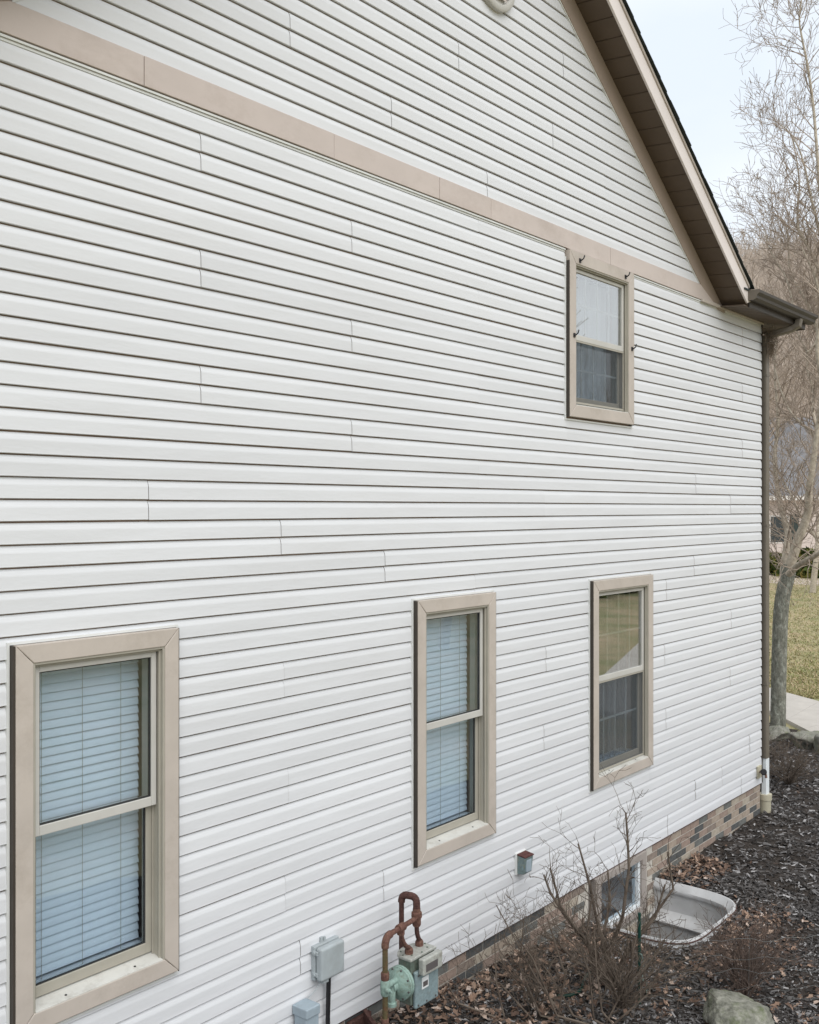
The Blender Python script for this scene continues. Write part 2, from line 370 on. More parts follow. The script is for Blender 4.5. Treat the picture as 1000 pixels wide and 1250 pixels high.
fw = MB()
k = 0
while k*R < EAVE-.05:
    p = prof()
    fw.add([v for (z, y) in p for v in ((XR-y-.002, .0, k*R+z), (XR-y-.002, DEPTH, k*R+z))], [(2*i, 2*i+1, 2*i+3, 2*i+2) for i in range(len(p)-1)]); k += 1
fw.build('front_wall', M['siding'], house)

# siding panels: two courses each
RECTS = [(a-.016, b+.012, c-.018, d+.012) for a, b, c, d in WINS.values()]
def clip_profile(p, a, b):
    out = []
    for (z0, y0), (z1, y1) in zip(p[:-1], p[1:]):
        lo, hi = max(z0, a), min(z1, b)
        if z1 == z0:
            if a <= z0 <= b: out += [(z0, y0), (z1, y1)]
            continue
        if hi <= lo: continue
        f = lambda z: y0 + (y1-y0)*(z-z0)/(z1-z0)
        out += [(lo, f(lo)), (hi, f(hi))]
    res = []
    for q in out:
        if not res or abs(q[0]-res[-1][0]) + abs(q[1]-res[-1][1]) > 1e-6: res.append(q)
    return res
def panel(zrow, x0, x1, ztop, xl=None, xr=None, lift=0., rects=RECTS):
    mb = MB(); dz = random.uniform(-.0009, .0009); sl_ = random.uniform(-.0005, .0005)
    for c in range(2):
        zb = zrow + c*R
        if zb >= ztop: break
        brk = {0., min(R-SLIT, ztop-zb)}
        for r in rects:
            for q in (r[2]-zb, r[3]-zb):
                if 0 < q < min(R-SLIT, ztop-zb): brk.add(q)
        brk = sorted(brk)
        for a, b in zip(brk[:-1], brk[1:]):
            iv = [(x0, x1)]
            for r in rects:
                if r[2] < zb+(a+b)/2 < r[3]:
                    nv = []
                    for s, e in iv:
                        if r[1] <= s or r[0] >= e: nv.append((s, e)); continue
                        if s < r[0]: nv.append((s, r[0]))
                        if e > r[1]: nv.append((r[1], e))
                    iv = nv
            pp = clip_profile(prof(), a, b)
            for s, e in iv:
                rows = []
                for z, y in pp:
                    l, h = s, e
                    if xl: l = max(l, xl(zb+z))
                    if xr: h = min(h, xr(zb+z))
                    rows.append((l, h, y-lift, zb+z))
                if all(h - l < .004 for l, h, _, _ in rows): continue
                vs = []
                for l, h, y, z in rows: vs += [(l, y, z+dz+sl_*(l-x0)), (max(l, h), y, z+dz+sl_*(max(l, h)-x0))]
                mb.add(vs, [(2*i, 2*i+1, 2*i+3, 2*i+2) for i in range(len(rows)-1)])
    if not mb.f: return
    mb.build('siding_panel', M['siding'], gable_wall)
SEAM = {18: 6.93-3.468, 17: 8.10-3.468, 16: 9.44-3.468, 15: 6.60-3.468, 14: 7.90-3.468, 13: 8.41-3.468, 3: 8.40-3.468, 2: 7.66-3.468, 1: 9.43-3.468, 0: 6.9-3.468}
cyc = [6.93-3.468, 8.10-3.468, 9.44-3.468]
LP = 3.73
zt = CZ + 20.28*R
GAP = .0022
row = 0
while row*2*R < zt - .01:
    zr = row*2*R
    # row index counted from the sill line; rows 15..25 follow the observed three-row stagger
    n = -30.6 + 2*row
    if row >= 16: s0 = cyc[{0: 0, 2: 1, 1: 2}[row % 3]]
    elif row == 15: s0 = 6.60-3.468
    elif row == 14: s0 = 1520 and 8849/(1520-341)-3.468
    elif row == 13: s0 = 8849/(1520-468)-3.468
    elif row == 12: s0 = 13.13-3.468-LP
    elif row in SEAM: s0 = SEAM[row]
    else: s0 = {0: 6.6, 1: 7.55, 2: 8.75}[row % 3]-3.468 + .05*math.sin(row*3.1)
    cuts = [XL+.02]; s = s0
    while s > XL+.6: s -= LP
    s += LP
    while s < XR-.15: cuts.append(s); s += LP
    if row == 1: cuts += [13.83-3.468]
    if row == 2: cuts += [14.6-3.468]
    cuts = sorted(cuts) + [XR-.012]
    for r in RECTS:
        if r[2] <= zr and r[3] >= min(zr + 2*R - .0072, zt):
            cuts = sorted([c for c in cuts if not r[0]-.03 < c < r[1]+.03] + [r[0]+.2])
    for i in range(len(cuts)-1):
        wide = .007 if (row in (1, 2) and cuts[i] > 9) else GAP
        panel(zr, cuts[i]+(wide if i else 0), cuts[i+1], zt, lift=.0014*(i % 2))
    row += 1
# gable triangle above the tan band
TRIM_DROP = .224
gxr = lambda z: XC + (7.35-XC) + (CZ+4.094-TRIM_DROP - z)/.667
gxl = lambda z: 2*XC - gxr(z)
gseam = {0: 9.546, 1: 8.476, 2: 7.576, 3: 10.45, 4: 9.2, 5: 8.2, 6: 10.61}
row = 0; zg0 = CZ + 22.02*R
while gxr(zg0 + row*2*R) - XC > .12:
    zr = zg0 + row*2*R; s = gseam.get(row, [9.5, 8.45, 7.55][row % 3]) - 3.468
    while s > 2.8: s -= LP
    s += LP; lo, hi = gxl(zr), gxr(zr); cuts = [lo]
    while s < hi-.15:
        if s > lo+.15: cuts.append(s)
        s += LP
    cuts.append(hi)
    for i in range(len(cuts)-1):
        panel(zr, cuts[i]+(GAP if i else -.01), cuts[i+1], ZR, gxl, gxr, lift=.0014*(i % 2), rects=[])
    row += 1

# tan band: separate lengths lapped at the joints, with channel strips under it
zb0, zb1 = CZ + 20.58*R, CZ + 22.06*R
joints = [XL+.25, SX(172), SX(404), SX(533), SX(596), SX(742), SX(868)+.55]
for i in range(len(joints)-1):
    l = .0015*(i % 2)
    MB().box(joints[i]+(.003 if i else 0), joints[i+1], -.026-l, .005, zb0, zb1).build('trim_board', M['trim'], house, .003)
for (a, b) in ((XL+.02, WINS['w4'][0]-.014), (WINS['w4'][1]+.014, XR-.012)):
    MB().box(a, b, -.020, .005, zb0-.017, zb0-.006).box(a, b, -.012, .005, zb0-.031, zb0-.019).build('channel_strip', M['channel'], house)
MB().box(SX(852)+.02, XR-.012, -.045, -.021, zb0-.022, zb0+.012).build('frieze_moulding', M['trim2'], house, .004)
# rake trim boards on the wall, either side of the ridge, with a white channel along the siding
for sgn in (1, -1):
    f = lambda x: XC + sgn*(x-XC)
    xa, xb = XC, 10.42
    q = lambda x, dz: (f(x), 0, rake(x)+dz)
    xt = 9.80; 
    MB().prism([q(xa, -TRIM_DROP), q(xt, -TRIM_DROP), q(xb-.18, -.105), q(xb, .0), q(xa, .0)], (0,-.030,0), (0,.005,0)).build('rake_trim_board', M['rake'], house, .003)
    MB().prism([q(xa, -TRIM_DROP-.012), q(xt-.02, -TRIM_DROP-.012), q(xt-.02, -TRIM_DROP+.004), q(xa, -TRIM_DROP+.004)], (0,-.022,0), (0,-.0,0)).build('channel_strip', M['channel'], house)
# corner post
MB().box(XR-.010, XR+.012, -.020, .03, .0, EAVE).build('corner_post', M['gutter'], house, .003)
# starter strip
MB().box(XL, XR, -.006, .005, -.012, .010).build('starter_strip', M['vent_rust'], house)

# rake soffit panels, fascia and roof
OV, DROOP = .29, .02
def soffit_pt(x, y, sgn=1): return (XC + sgn*(x-XC), y, rake(x) - DROOP*(-y/OV))
for sgn in (1, -1):
    back = empty('rake_soffit', (0,0,0), house); back.matrix_parent_inverse = Matrix.Translation((-6.09, 0, .4))
    x = XC; step = .1545; end = 10.36
    while x < end - .02:
        x2 = min(x + step, end)
        lift = [0, .0]; mb = MB()
        a, b = x+.007, x2-.003
        lo = [soffit_pt(a, 0, sgn), soffit_pt(b, 0, sgn), soffit_pt(b, -OV, sgn), soffit_pt(a, -OV, sgn)]
        jz = random.uniform(-.003, .003)
        lo = [(p[0], p[1], p[2]+jz) for p in lo]; hi = [(p[0], p[1], p[2]+.022) for p in lo]
        mb.hexa(lo + hi)
        a2, b2 = x-.008, x+.008
        l2 = [soffit_pt(a2, 0, sgn), soffit_pt(b2, 0, sgn), soffit_pt(b2, -OV, sgn), soffit_pt(a2, -OV, sgn)]
        mb.hexa([(p[0], p[1], p[2]+.019) for p in l2] + [(p[0], p[1], p[2]+.03) for p in l2])
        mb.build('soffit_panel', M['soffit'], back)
        x = x2
    fz = lambda x, dz: (XC + sgn*(x-XC), 0, rake(x) - DROOP + dz)
    e2 = 10.30
    MB().prism([fz(XC, -.012), fz(e2, -.012), fz(e2+.085, .075), fz(e2+.015, .175), fz(XC, .175)], (0,-OV-.02,0), (0,-OV,0)).build('fascia', M['fascia'], house, .003)
    MB().prism([fz(XC, .163), fz(e2+.03, .163), fz(e2+.02, .193), fz(XC, .193)], (0,-OV-.032,0), (0,-OV-.0203,0)).build('drip_edge', M['trim2'], house)
    # roof deck and stepped shingles
    rf = MB(); rf.prism([fz(XC, .176), fz(e2+.05, .176), fz(e2+.05, .205), fz(XC, .205)], (0,-OV-.03,0), (0,DEPTH+.5,0))
    roof = rf.build('roof', M['shingle'], house)
    x = XC
    while x < e2+.06:
        x2 = min(x+.125, e2+.10); j = random.uniform(0, .008)
        MB().prism([fz(x-.06, .206), fz(x2, .211), fz(x2, .222), fz(x-.06, .209)], (0,-OV-.052-j,0), (0,DEPTH+.5,0)).build('shingle_course', M['shingle'], roof)
        x = x2
# boxed eave return past the corner
EX0, EX1 = 10.30, 12.06
for sgn in (1, -1):
    f = lambda x: XC + sgn*(x-XC)
    def sb(mb, x0, x1, *r): a, b = sorted((f(x0), f(x1))); return mb.box(a, b, *r)
    er = empty('eave_soffit', (0,0,0), house); er.matrix_parent_inverse = Matrix.Translation((-6.09, 0, .4))
    zs = EAVE - .003
    x = EX0 - .06; w = .098
    while x < EX1 - .01:
        x2 = min(x+w, EX1); a, b = sorted((f(x+.006), f(x2-.004)))
        yb = -.046 if x < XR else DEPTH
        mb = MB().hexa([(a, -OV-.0, zs-DROOP), (b, -OV, zs-DROOP), (b, 0, zs), (a, 0, zs), (a, -OV, zs+.01-DROOP), (b, -OV, zs+.01-DROOP), (b, 0, zs+.01), (a, 0, zs+.01)])
        if x2 > XR+.06: mb.box(max(a, f(XR)+.03) if sgn > 0 else a, b if sgn > 0 else min(b, f(XR)-.03), .0, DEPTH, zs, zs+.01)
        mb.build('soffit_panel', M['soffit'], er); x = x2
    mb = MB(); sb(mb, EX0+.06, EX1, -OV-.018, -OV, EAVE-.026, EAVE+.13); sb(mb, EX1, EX1+.02, -OV-.018, DEPTH, EAVE-.03, EAVE+.13)
    mb.build('eave_fascia', M['gutter'], house, .003)
    mb = MB(); sb(mb, EX0-.1, EX1+.03, -OV-.03, DEPTH+.4, EAVE+.131, EAVE+.15); mb.build('eave_roof', M['shingle'], house)
# gutter along the return: ogee profile
gp = [(0, 0), (-.055, 0), (-.085, .018), (-.088, .045), (-.118, .070), (-.120, .098), (-.108, .100), (-.106, .080), (-.076, .052), (-.073, .026), (-.050, .008), (-.008, .008), (-.008, .1), (0, .1)]
GX0, GX1, GYB, GZ = 10.315, 12.15, -OV-.020, CZ + 2.125
gut = MB().prism([(0, y, z) for y, z in gp], (GX0+.003, GYB, GZ), (GX1, GYB, GZ)).build('gutter', M['gutter'], house)
cap = [(0, 0), (-.055, 0), (-.085, .018), (-.088, .045), (-.118, .070), (-.120, .100), (0, .1)]
for x, m_ in ((GX0-.004, 'trim2'), (GX1, 'gutter')):
    MB().prism([(0, y*1.03, z*1.03-.001) for y, z in cap], (x-.002, GYB, GZ), (x+.0025, GYB, GZ)).build('end_cap', M['downspout'], gut)
# downspout down the corner
def rtube(mb, pts, w, d, mi=0):
    """rectangular tube along points; w along X, d along Y"""
    rings = []
    for i, p in enumerate(pts):
        p = Vector(p); t = (Vector(pts[min(i+1, len(pts)-1)]) - Vector(pts[max(i-1, 0)])).normalized()
        ax = Vector((1, 0, 0)) - t*t.x; 
        if ax.length < .2: ax = Vector((0, 0, 1)) - t*t.z
        ax.normalize(); ay = t.cross(ax)
        rings.append([p + ax*a*w/2 + ay*b*d/2 for a, b in ((-1,-.75),(-.75,-1),(.75,-1),(1,-.75),(1,.75),(.75,1),(-.75,1),(-1,.75))])
    n = 8; vs = [q for r in rings for q in r]
    fs = [(i*n+k, i*n+(k+1) % n, (i+1)*n+(k+1) % n, (i+1)*n+k) for i in range(len(pts)-1) for k in range(n)] + [tuple(range(n))[::-1], tuple(range((len(pts)-1)*n, len(pts)*n))]
    return mb.add(vs, fs, mi)
DX, DY = 11.575, -.022
ds = rtube(MB(), [(DX, DY, .27), (DX, DY, 5.06)], .098, .075).build('downspout', M['downspout'], house)
rtube(MB(), [(DX+.005, DY, 5.03), (DX+.03, DY-.03, 5.07), (DX+.07, DY-.12, 5.095), (DX+.13, DY-.26, 5.135), (DX+.14, DY-.325, 5.17), (DX+.14, DY-.335, 5.24)], .085, .07).build('elbow', M['downspout'], ds)
rtube(MB(), [(DX+.004, DY-.004, -.17), (DX+.004, DY-.004, .30)], .088, .064).build('lower_section', M['white_plastic'], ds)
MB().lathe((DX+.004, DY-.004, -.40), (0,0,1), [(0,.062),(.19,.062),(.195,.072),(.26,.072),(.262,.05)], 20).build('drain_adapter', M['beige_plastic'], ds, smooth=True)
for z in (1.1, 2.9, 4.6):
    MB().box(DX-.052, DX+.052, DY-.041, DY+.02, z, z+.025).build('strap', M['downspout'], ds)
# attic vent near the ridge
vx, vz = SX(604, .02), W(604, 0, .02)[1] + .155
gv = MB().lathe((vx, .0, vz), (0,-1,0), [(0,.235),(.05,.235),(.058,.225),(.058,.19),(.03,.182),(.0305,.001)], 40).build('gable_vent', M['frame_light'], house, smooth=True)
for i in range(7):
    z = -.14 + i*.047; hw = math.sqrt(.18**2 - z*z)
    MB().hexa([(vx-hw,-.05,vz+z),(vx+hw,-.05,vz+z),(vx+hw,-.032,vz+z+.03),(vx-hw,-.032,vz+z+.03),(vx-hw,-.052,vz+z+.004),(vx+hw,-.052,vz+z+.004),(vx+hw,-.034,vz+z+.034),(vx-hw,-.034,vz+z+.034)]).build('louvre', M['trim'], gv)

# ------------------------------------------------------------------ windows
def window(key, cw, label, screen=False, muntins=False, hooks=(), meet=1.64, sill=True, top_in_band=False):
    x0, x1, z0, z1 = WINS[key]
    root = empty('window', ((x0+x1)/2-6.09, 0, z0+.4), house)
    root['label'] = label
    rt = Matrix.Translation((-(x0+x1)/2, 0, -z0))
    def put(mb, name, m, par=root, **k):
        o = mb.build(name, m, None, **k); o.parent = par; o.matrix_parent_inverse = rt; return o
    F, B = -.052, .004
    i0, i1, j0, j1 = x0+cw, x1-cw, z0+cw, z1-cw
    g = .0012
    for q in ([(x0,z1),(x0,z0),(i0,j0),(i0,j1)], [(x1,z0),(x1,z1),(i1,j1),(i1,j0)], [(x0,z0),(x1,z0),(i1,j0),(i0,j0)], [(x1,z1),(x0,z1),(i0,j1),(i1,j1)]):
        c = Vector((sum(p[0] for p in q)/4, 0, sum(p[1] for p in q)/4))
        pts = []
        for a, b in q:
            p = Vector((a, 0, b)); d = c - p; pts.append((a + (g if d.x > 0 else -g), 0, b + (g if d.z > 0 else -g)))
        # casing tapers: outer edge a little lower than the inner edge
        mb = MB().prism(pts, (0,F,0), (0,B,0)); put(mb, 'casing_board', M['trim2'], bevel=.004)
    # channel around the casing
    ch = MB(); o_ = .013
    for a, b, c, d in ((x0-.024, x0-.013, z0-.026, z1+(-.06 if top_in_band else o_)), (x1+.003, x1+o_+.002, z0-.026, z1+(-.09 if top_in_band else o_)), (x0-.0125, x1+.0025, z0-.026, z0-.014)) + (() if top_in_band else ((x0-.0125, x1+.0025, z1+.001, z1+o_),)):
        ch.box(a, b, -.0235, .003, c, d)
    put(ch, 'channel_trim', M['channel'])
    for a, b in ((x0-.0115, x0-.0006), (x1+.0004, x1+.0022)):
        put(MB().box(a, b, -.049, .003, z0-.004, z1-(.09 if top_in_band else .002)), 'casing_side_shade', M['gutter'])  # dark strips put the shade of the casing sides into colour
    # stepped frame (jamb tracks)
    fr = MB()
    for s, (ya, yb), w in ((0, (-.046, .004), .010), (1, (-.030, -.020), .021), (2, (-.012, .10), .016), (3, (.018, .026), .026), (4, (.05, .10), .030)):
        fr.box(i0-.02, i0+w, ya, yb, j0-.02, j1+.02); fr.box(i1-w, i1+.02, ya, yb, j0-.02, j1+.02)
        fr.box(i0+w, i1-w, ya, yb, j1-w, j1+.02)
    put(fr, 'frame', M['frame'], bevel=.0015)
    fw_ = .028; a0, a1, zt_ = i0+fw_-.006, i1-fw_+.006, j1-fw_+.008
    sl = MB().hexa([(i0+.011, -.050, j0-.018), (i1-.011, -.050, j0-.018), (i1-.011, .09, j0-.018), (i0+.011, .09, j0-.018),
                    (i0+.011, -.050, j0+.004), (i1-.011, -.050, j0+.004), (i1-.011, .09, j0+.030), (i0+.011, .09, j0+.030)])
    put(sl, 'sill', M['sill'], bevel=.002)
    for fx in (.25, .78):
        put(MB().lathe((i0+(i1-i0)*fx, -.02, j0+.0096), (0,-.18,1), [(0,.006),(.002,.006)], 10), 'weep_hole', M['gasket'])
    zl = j0 + .03
    put(MB().box(i0-.02, i1+.02, .101, .24, j0+.0, j0+.042), 'inner_sill', M['slat'])
    # upper sash (outer track)
    def sash(a, b, c, d, y0, y1, st, tp, bt, name, m):
        mb = MB().box(a, a+st, y0, y1, c, d).box(b-st, b, y0, y1, c, d).box(a+st, b-st, y0, y1, d-tp, d).box(a+st, b-st, y0, y1, c, c+bt)
        s = put(mb, name, m, bevel=.003)
        p = put(MB().box(a+st-.004, b-st+.004, (y0+y1)/2-.002, (y0+y1)/2+.002, c+bt-.004, d-tp+.004), 'pane', M['glass_bright'] if muntins and name == 'upper_sash' else M['glass'])
        if muntins:
            ym = (y0+y1)/2 + .006; mm = MB(); gx0, gx1, gz0, gz1 = a+st, b-st, c+bt, d-tp
            for k in range(1, 4):
                mx_ = gx0 + (gx1-gx0)*k/4; put(MB().box(mx_-.008, mx_+.008, ym, ym+.008, gz0, gz1), 'muntin', M['frame_light'])
            put(MB().box(gx0, gx1, ym+.001, ym+.0095, (gz0+gz1)/2-.008, (gz0+gz1)/2+.008), 'muntin', M['frame_light'])
        else:
            gk = MB(); e = .005
            gk.box(a+st, a+st+e, y0+.008, y1-.004, c+bt, d-tp).box(b-st-e, b-st, y0+.008, y1-.004, c+bt, d-tp).box(a+st+e, b-st-e, y0+.008, y1-.004, c+bt, c+bt+e).box(a+st+e, b-st-e, y0+.008, y1-.004, d-tp-e, d-tp)
            put(gk, 'gasket', M['gasket'])
    sash(a0, a1, meet-.022, zt_, -.011, .017, .030, .030, .046, 'upper_sash', M['frame_light'])
    sash(a0, a1, zl-.004, meet+.018, .028, .052, .034, .036, .052, 'lower_sash', M['frame'])
    if screen:
        e = .012
        sc = MB().box(a0, a0+e, -.010, .0, zl-.012, meet-.023).box(a1-e, a1, -.010, .0, zl-.012, meet-.023).box(a0+e, a1-e, -.010, .0, zl-.012, zl+.004).box(a0+e, a1-e, -.010, .0, meet-.036, meet-.023)
        put(sc, 'screen_frame', M['frame'])
        put(MB().add([(a0+.01, -.004, zl), (a1-.01, -.004, zl), (a1-.01, -.004, meet-.03), (a0+.01, -.004, meet-.03)], [(0,1,2,3)]), 'insect_screen', M['screen'])
    for hxp, hzp in hooks:
        X, Z = W(hxp, hzp, .06)
        hk = MB().tube([(X, -.05, Z-.015), (X, -.07, Z-.012), (X+.004, -.085, Z), (X+.012, -.088, Z+.018), (X+.02, -.085, Z+.026)], .0055, 6).box(X-.012, X+.012, -.06, -.051, Z-.03, Z+.004)
        put(hk, 'hook', M['black'])
    return (a0, a1, zl, zt_)
g1 = window('w1', .088, 'nearest ground floor window with white blind, lower left')
g2 = window('w2', .088, 'middle ground floor window with white blind and tree reflection')
g3 = window('w3', .090, 'farthest ground floor window with grid bars and insect screen', True, True, meet=1.655)
g4 = window('w4', .100, 'upstairs window with four small black hooks around its casing', True, True, hooks=[(709,316),(764.5,336),(702,407),(772.5,424)], meet=4.505, top_in_band=True)
# the upstairs casing head runs into the band
# blinds (things hanging inside) ---------------------------------------------------
def blind(g, label, tilt=70, gap=.0):
    a0, a1, z0, z1 = g; cx = (a0+a1)/2
    root = empty('window_blind', (cx, .13, z1))
    tag(root, label, 'blind', 'white blinds behind the near ground floor windows')
    hw = (a1-a0)/2 - .012
    sm = MB(); n = 5; w = .052; vs = []
    for i in range(n+1):
        s = (i/n - .5)*w; c = .004*(1-(2*i/n-1)**2)
        t = math.radians(tilt); y = s*math.cos(t) - c*math.sin(t); z = s*math.sin(t) + c*math.cos(t)
        vs += [(-hw, y, z), (hw, y, z), (-hw, y, z+.0025), (hw, y, z+.0025)]
    fs = []
    for i in range(n):
        b = 4*i; fs += [(b, b+1, b+5, b+4), (b+2, b+6, b+7, b+3)]
    fs += [(0, 2, 3, 1), (4*n, 4*n+1, 4*n+3, 4*n+2)]
    sm.add(vs, fs); me = sm.mesh('slat'); me.materials.append(M['slat'])
    z = -.045; zb = z0 + .035 - z1; k = 0
    while z > zb:
        o = bpy.data.objects.new('slat', me); COL.objects.link(o); o.parent = root; o.location = (0, 0, z)
        o.rotation_euler = (math.radians(random.uniform(-4, 4)), math.radians(random.uniform(-.2, .2)), 0); z -= .0425
    def put(mb, name, m):
        o = mb.build(name, m); o.parent = root; return o
    put(MB().box(-hw, hw, -.03, .03, -.03, .01), 'head_rail', M['slat'])
    put(MB().box(-hw, hw, -.025, .025, zb-.02, zb-.004), 'bottom_rail', M['slat'])
    for fx in (-.72, -.05, .62):
        put(MB().box(fx*hw-.0012, fx*hw+.0012, -.034, -.032, zb, 0), 'ladder_cord', M['frame'])
blind(g1, 'white slatted blind inside the nearest window, lower left')
blind(g2, 'white slatted blind inside the middle ground floor window')
def curtain(g, label, m, amp=.02, waves=9):
    a0, a1, z0, z1 = g; xs = np.linspace(a0, a1, 120); mb = MB(); ph = random.uniform(0, 6)
    y = lambda x: .16 + amp*math.sin((x-a0)/(a1-a0)*waves*2*math.pi+ph) + amp*.5*math.sin((x-a0)/(a1-a0)*waves*3.3*math.pi)
    mb.add([p for x in xs for p in ((x, y(x), z0+.01), (x, y(x), z1-.01))], [(2*i, 2*i+2, 2*i+3, 2*i+1) for i in range(119)])
    o = mb.build('curtain', m, smooth=False); tag(o, label, 'curtain', 'sheer curtains behind the gridded windows')
curtain(g3, 'sheer pleated curtain inside the farthest ground floor window', M['curtain_thin'])
curtain(g4, 'sheer pleated white curtain inside the upstairs window', M['curtain'])

# ------------------------------------------------------------------ foundation of individual bricks
fnd = MB(); wall_with_holes(fnd, XL, XR, -1.2, -.012, .0105, .20, [(BASE[0]-.06, BASE[1]+.06, BASE[2]-.06, .1)])
fnd.box(XR-.18, XR-.03, .20, DEPTH, -1.2, -.012)
foundation = fnd.build('foundation', M['mortar'], house)
BH, BL, JT = .0677, .2095, .0105
bmes = []
for mi in range(6):
    bmx = MB().box(0, BL-JT, 0, .02, 0, BH-JT).mesh('brick'); bmes.append(bmx); bmx.materials.append(M['brick'][mi])
half = []
for mi in range(6):
    bmx = MB().box(0, BL/2-JT, 0, .02, 0, BH-JT).mesh('brick_half'); half.append(bmx); bmx.materials.append(M['brick'][mi])
wts = [.24, .22, .14, .22, .10, .08]
for r in range(12):
    z = -.014 - (r+1)*BH; x = XR - BL*(1 if r % 2 == 0 else .5)
    first = r % 2 == 1
    while x > 4.0:
        wgt = BL
        gnd = float(gz(x+.1, -.05))
        me_list, xx = bmes, x
        if first: me_list = half; 
        first = False
        inx = x + BL > BASE[0]-.03 and x < BASE[1]+.02
        if z + BH > (-1.0 if (WELL['x0'] < x+.1 < WELL['x1']) else gnd - .06) and not (inx and z > BASE[2]-.1):
            o = bpy.data.objects.new('brick', me_list[random.choices(range(6), wts)[0]]); COL.objects.link(o)
            o.parent = foundation; o.matrix_parent_inverse = world_of(foundation).inverted()
            o.location = (xx+JT/2, .006+random.uniform(-.0015, .0015), z)
        x -= BL
# basement window
bx0, bx1, bz0, bz1 = BASE
bw = empty('basement_window', (0, 0, 0), house); bw.matrix_parent_inverse = Matrix.Translation((-6.09, 0, .4))
bw['label'] = 'small white basement window in the brick base behind the window well'
c = .095
mb = MB().box(bx0, bx0+c, -.03, .06, bz0, bz1-.013).box(bx1-c, bx1, -.03, .06, bz0, bz1-.013).box(bx0+c, bx1-c, -.031, .06, bz1-.075, bz1-.0135).box(bx0+c, bx1-c, -.03, .06, bz0, bz0+.06)
mb.build('surround', M['surround'], bw, .003)
e = .034
a, b, cc, d = bx0+c, bx1-c, bz0+.06, bz1-.075
MB().box(a, a+e*.5, -.012, .05, cc, d).box(b-e*1.1, b, -.012, .05, cc, d).box(a+e*.5, b-e*1.1, -.012, .05, d-.016, d).box(a+e*.5, b-e*1.1, -.012, .05, cc, cc+e).build('frame', M['white_plastic'], bw, .002)
MB().box(a+e*.5, b-e*1.1, .02, .024, cc+e, d-.016).build('pane', M['glass'], bw)
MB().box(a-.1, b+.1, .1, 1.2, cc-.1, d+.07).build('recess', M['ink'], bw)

# ------------------------------------------------------------------ plastic window well
ww = empty('window_well', (8.2, -.45, -.42)); tag(ww, 'white plastic window well with stepped inside at the basement window', 'window well')
cx, hw0, dp0 = (WELL['x0']+WELL['x1'])/2, (WELL['x1']-WELL['x0'])/2, WELL['depth']
ang = np.linspace(0, math.pi, 33); ex = 2/5.
def ring(off, z):
    out = []
    for t in ang:
        ct, s_ = math.cos(t), math.sin(t)
        out.append((cx + (hw0+off)*math.copysign(abs(ct)**ex, ct), -(dp0+off)*abs(s_)**ex + .004, z))
    return out
levels = [(.012, -.46), (.012, -.345), (.006, -.335), (-.004, -.335), (-.05, -.39), (-.05, -.41), (-.045, -.425), (-.02, -.43), (-.02, -.60), (-.035, -.615), (-.13, -.655), (-.14, -.67), (-.13, -.69), (-.10, -.70), (-.10, -.98)]
mb = MB(); n = len(ang); vs = []
for off, z in levels: vs += ring(off, z)
mb.add(vs, [(i*n+k, i*n+k+1, (i+1)*n+k+1, (i+1)*n+k) for i in range(len(levels)-1) for k in range(n-1)])
o = mb.build('shell', M['well'], ww, smooth=True)
fl = ring(-.08, -.90); mb = MB().add(fl, [tuple(range(len(fl)))]); mb.build('gravel_floor', M['mulch'], ww)
mb = MB().tube([(x, y, z-.004) for x, y, z in ring(.014, -.352)], .006, 6); mb.build('rim_lip', M['rust_dark'], ww)

# ------------------------------------------------------------------ gas meter set
gm = empty('gas_meter', (4.85, -.25, -.1)); tag(gm, 'grey green gas meter with rusty looped pipes beside the brick base', 'gas meter')
def arc(p0, c, p1, n=6):
    p0, c, p1 = Vector(p0), Vector(c), Vector(p1)
    return [p0*(1-t)**2 + c*2*t*(1-t) + p1*t*t for t in [i/n for i in range(n+1)]]
rx, ry = 4.555, -.35
pr = .0165
MB().tube([(rx, ry, -.35), (rx, ry, .26)], pr, 14).build('riser_pipe', M['olive'], gm, smooth=True)
MB().tube([(rx, ry, .345), (rx, ry, .555)], pr, 14).build('riser_pipe', M['olive'], gm, smooth=True)
for z, h, r in ((.345, .045, .025), (-.02, .05, .024), (.08, .04, .023), (.53, .03, .0225)):
    MB().lathe((rx, ry, z), (0,0,1), [(0, r*.92), (.006, r), (h-.006, r), (h, r*.92)], 14).build('coupling', M['rust'], gm, smooth=True)
vb = MB().lathe((rx, ry, .255), (0,0,1), [(0,.024),(.012,.028),(.045,.030),(.078,.028),(.09,.024)], 14); vb.lathe((rx-.02, ry-.03, .30), (0,-1,0), [(0,.015),(.02,.015),(.022,.008),(.04,.008)], 10)
vb.build('valve', M['mint'], gm, smooth=True)
ub = Vector((4.93, -.285, .575)); el = Vector((rx, ry, .595)); dr = (ub - el).normalized()
MB().tube(arc((rx, ry, .535), (rx, ry, .597), el + dr*.06 + Vector((0,0,.0)), 8), .0225, 14).build('elbow', M['rust'], gm, smooth=True)
MB().tube([el + dr*.05, ub], pr*.95, 14).build('cross_pipe', M['rust'], gm, smooth=True)
tee = el + dr*.185
MB().lathe(tee - dr*.035, dr, [(0,.024),(.008,.0255),(.062,.0255),(.07,.024)], 14).tube([tee, tee + Vector((0,0,-.04))], .0235, 12).build('tee_fitting', M['rust'], gm, smooth=True)
MB().lathe(ub + Vector((0,0,-.05)), (0,0,1), [(0,.022),(.01,.027),(.05,.027),(.055,.033),(.085,.033),(.09,.025),(.11,.024)], 12).build('union', M['rust'], gm, smooth=True)
top = .695
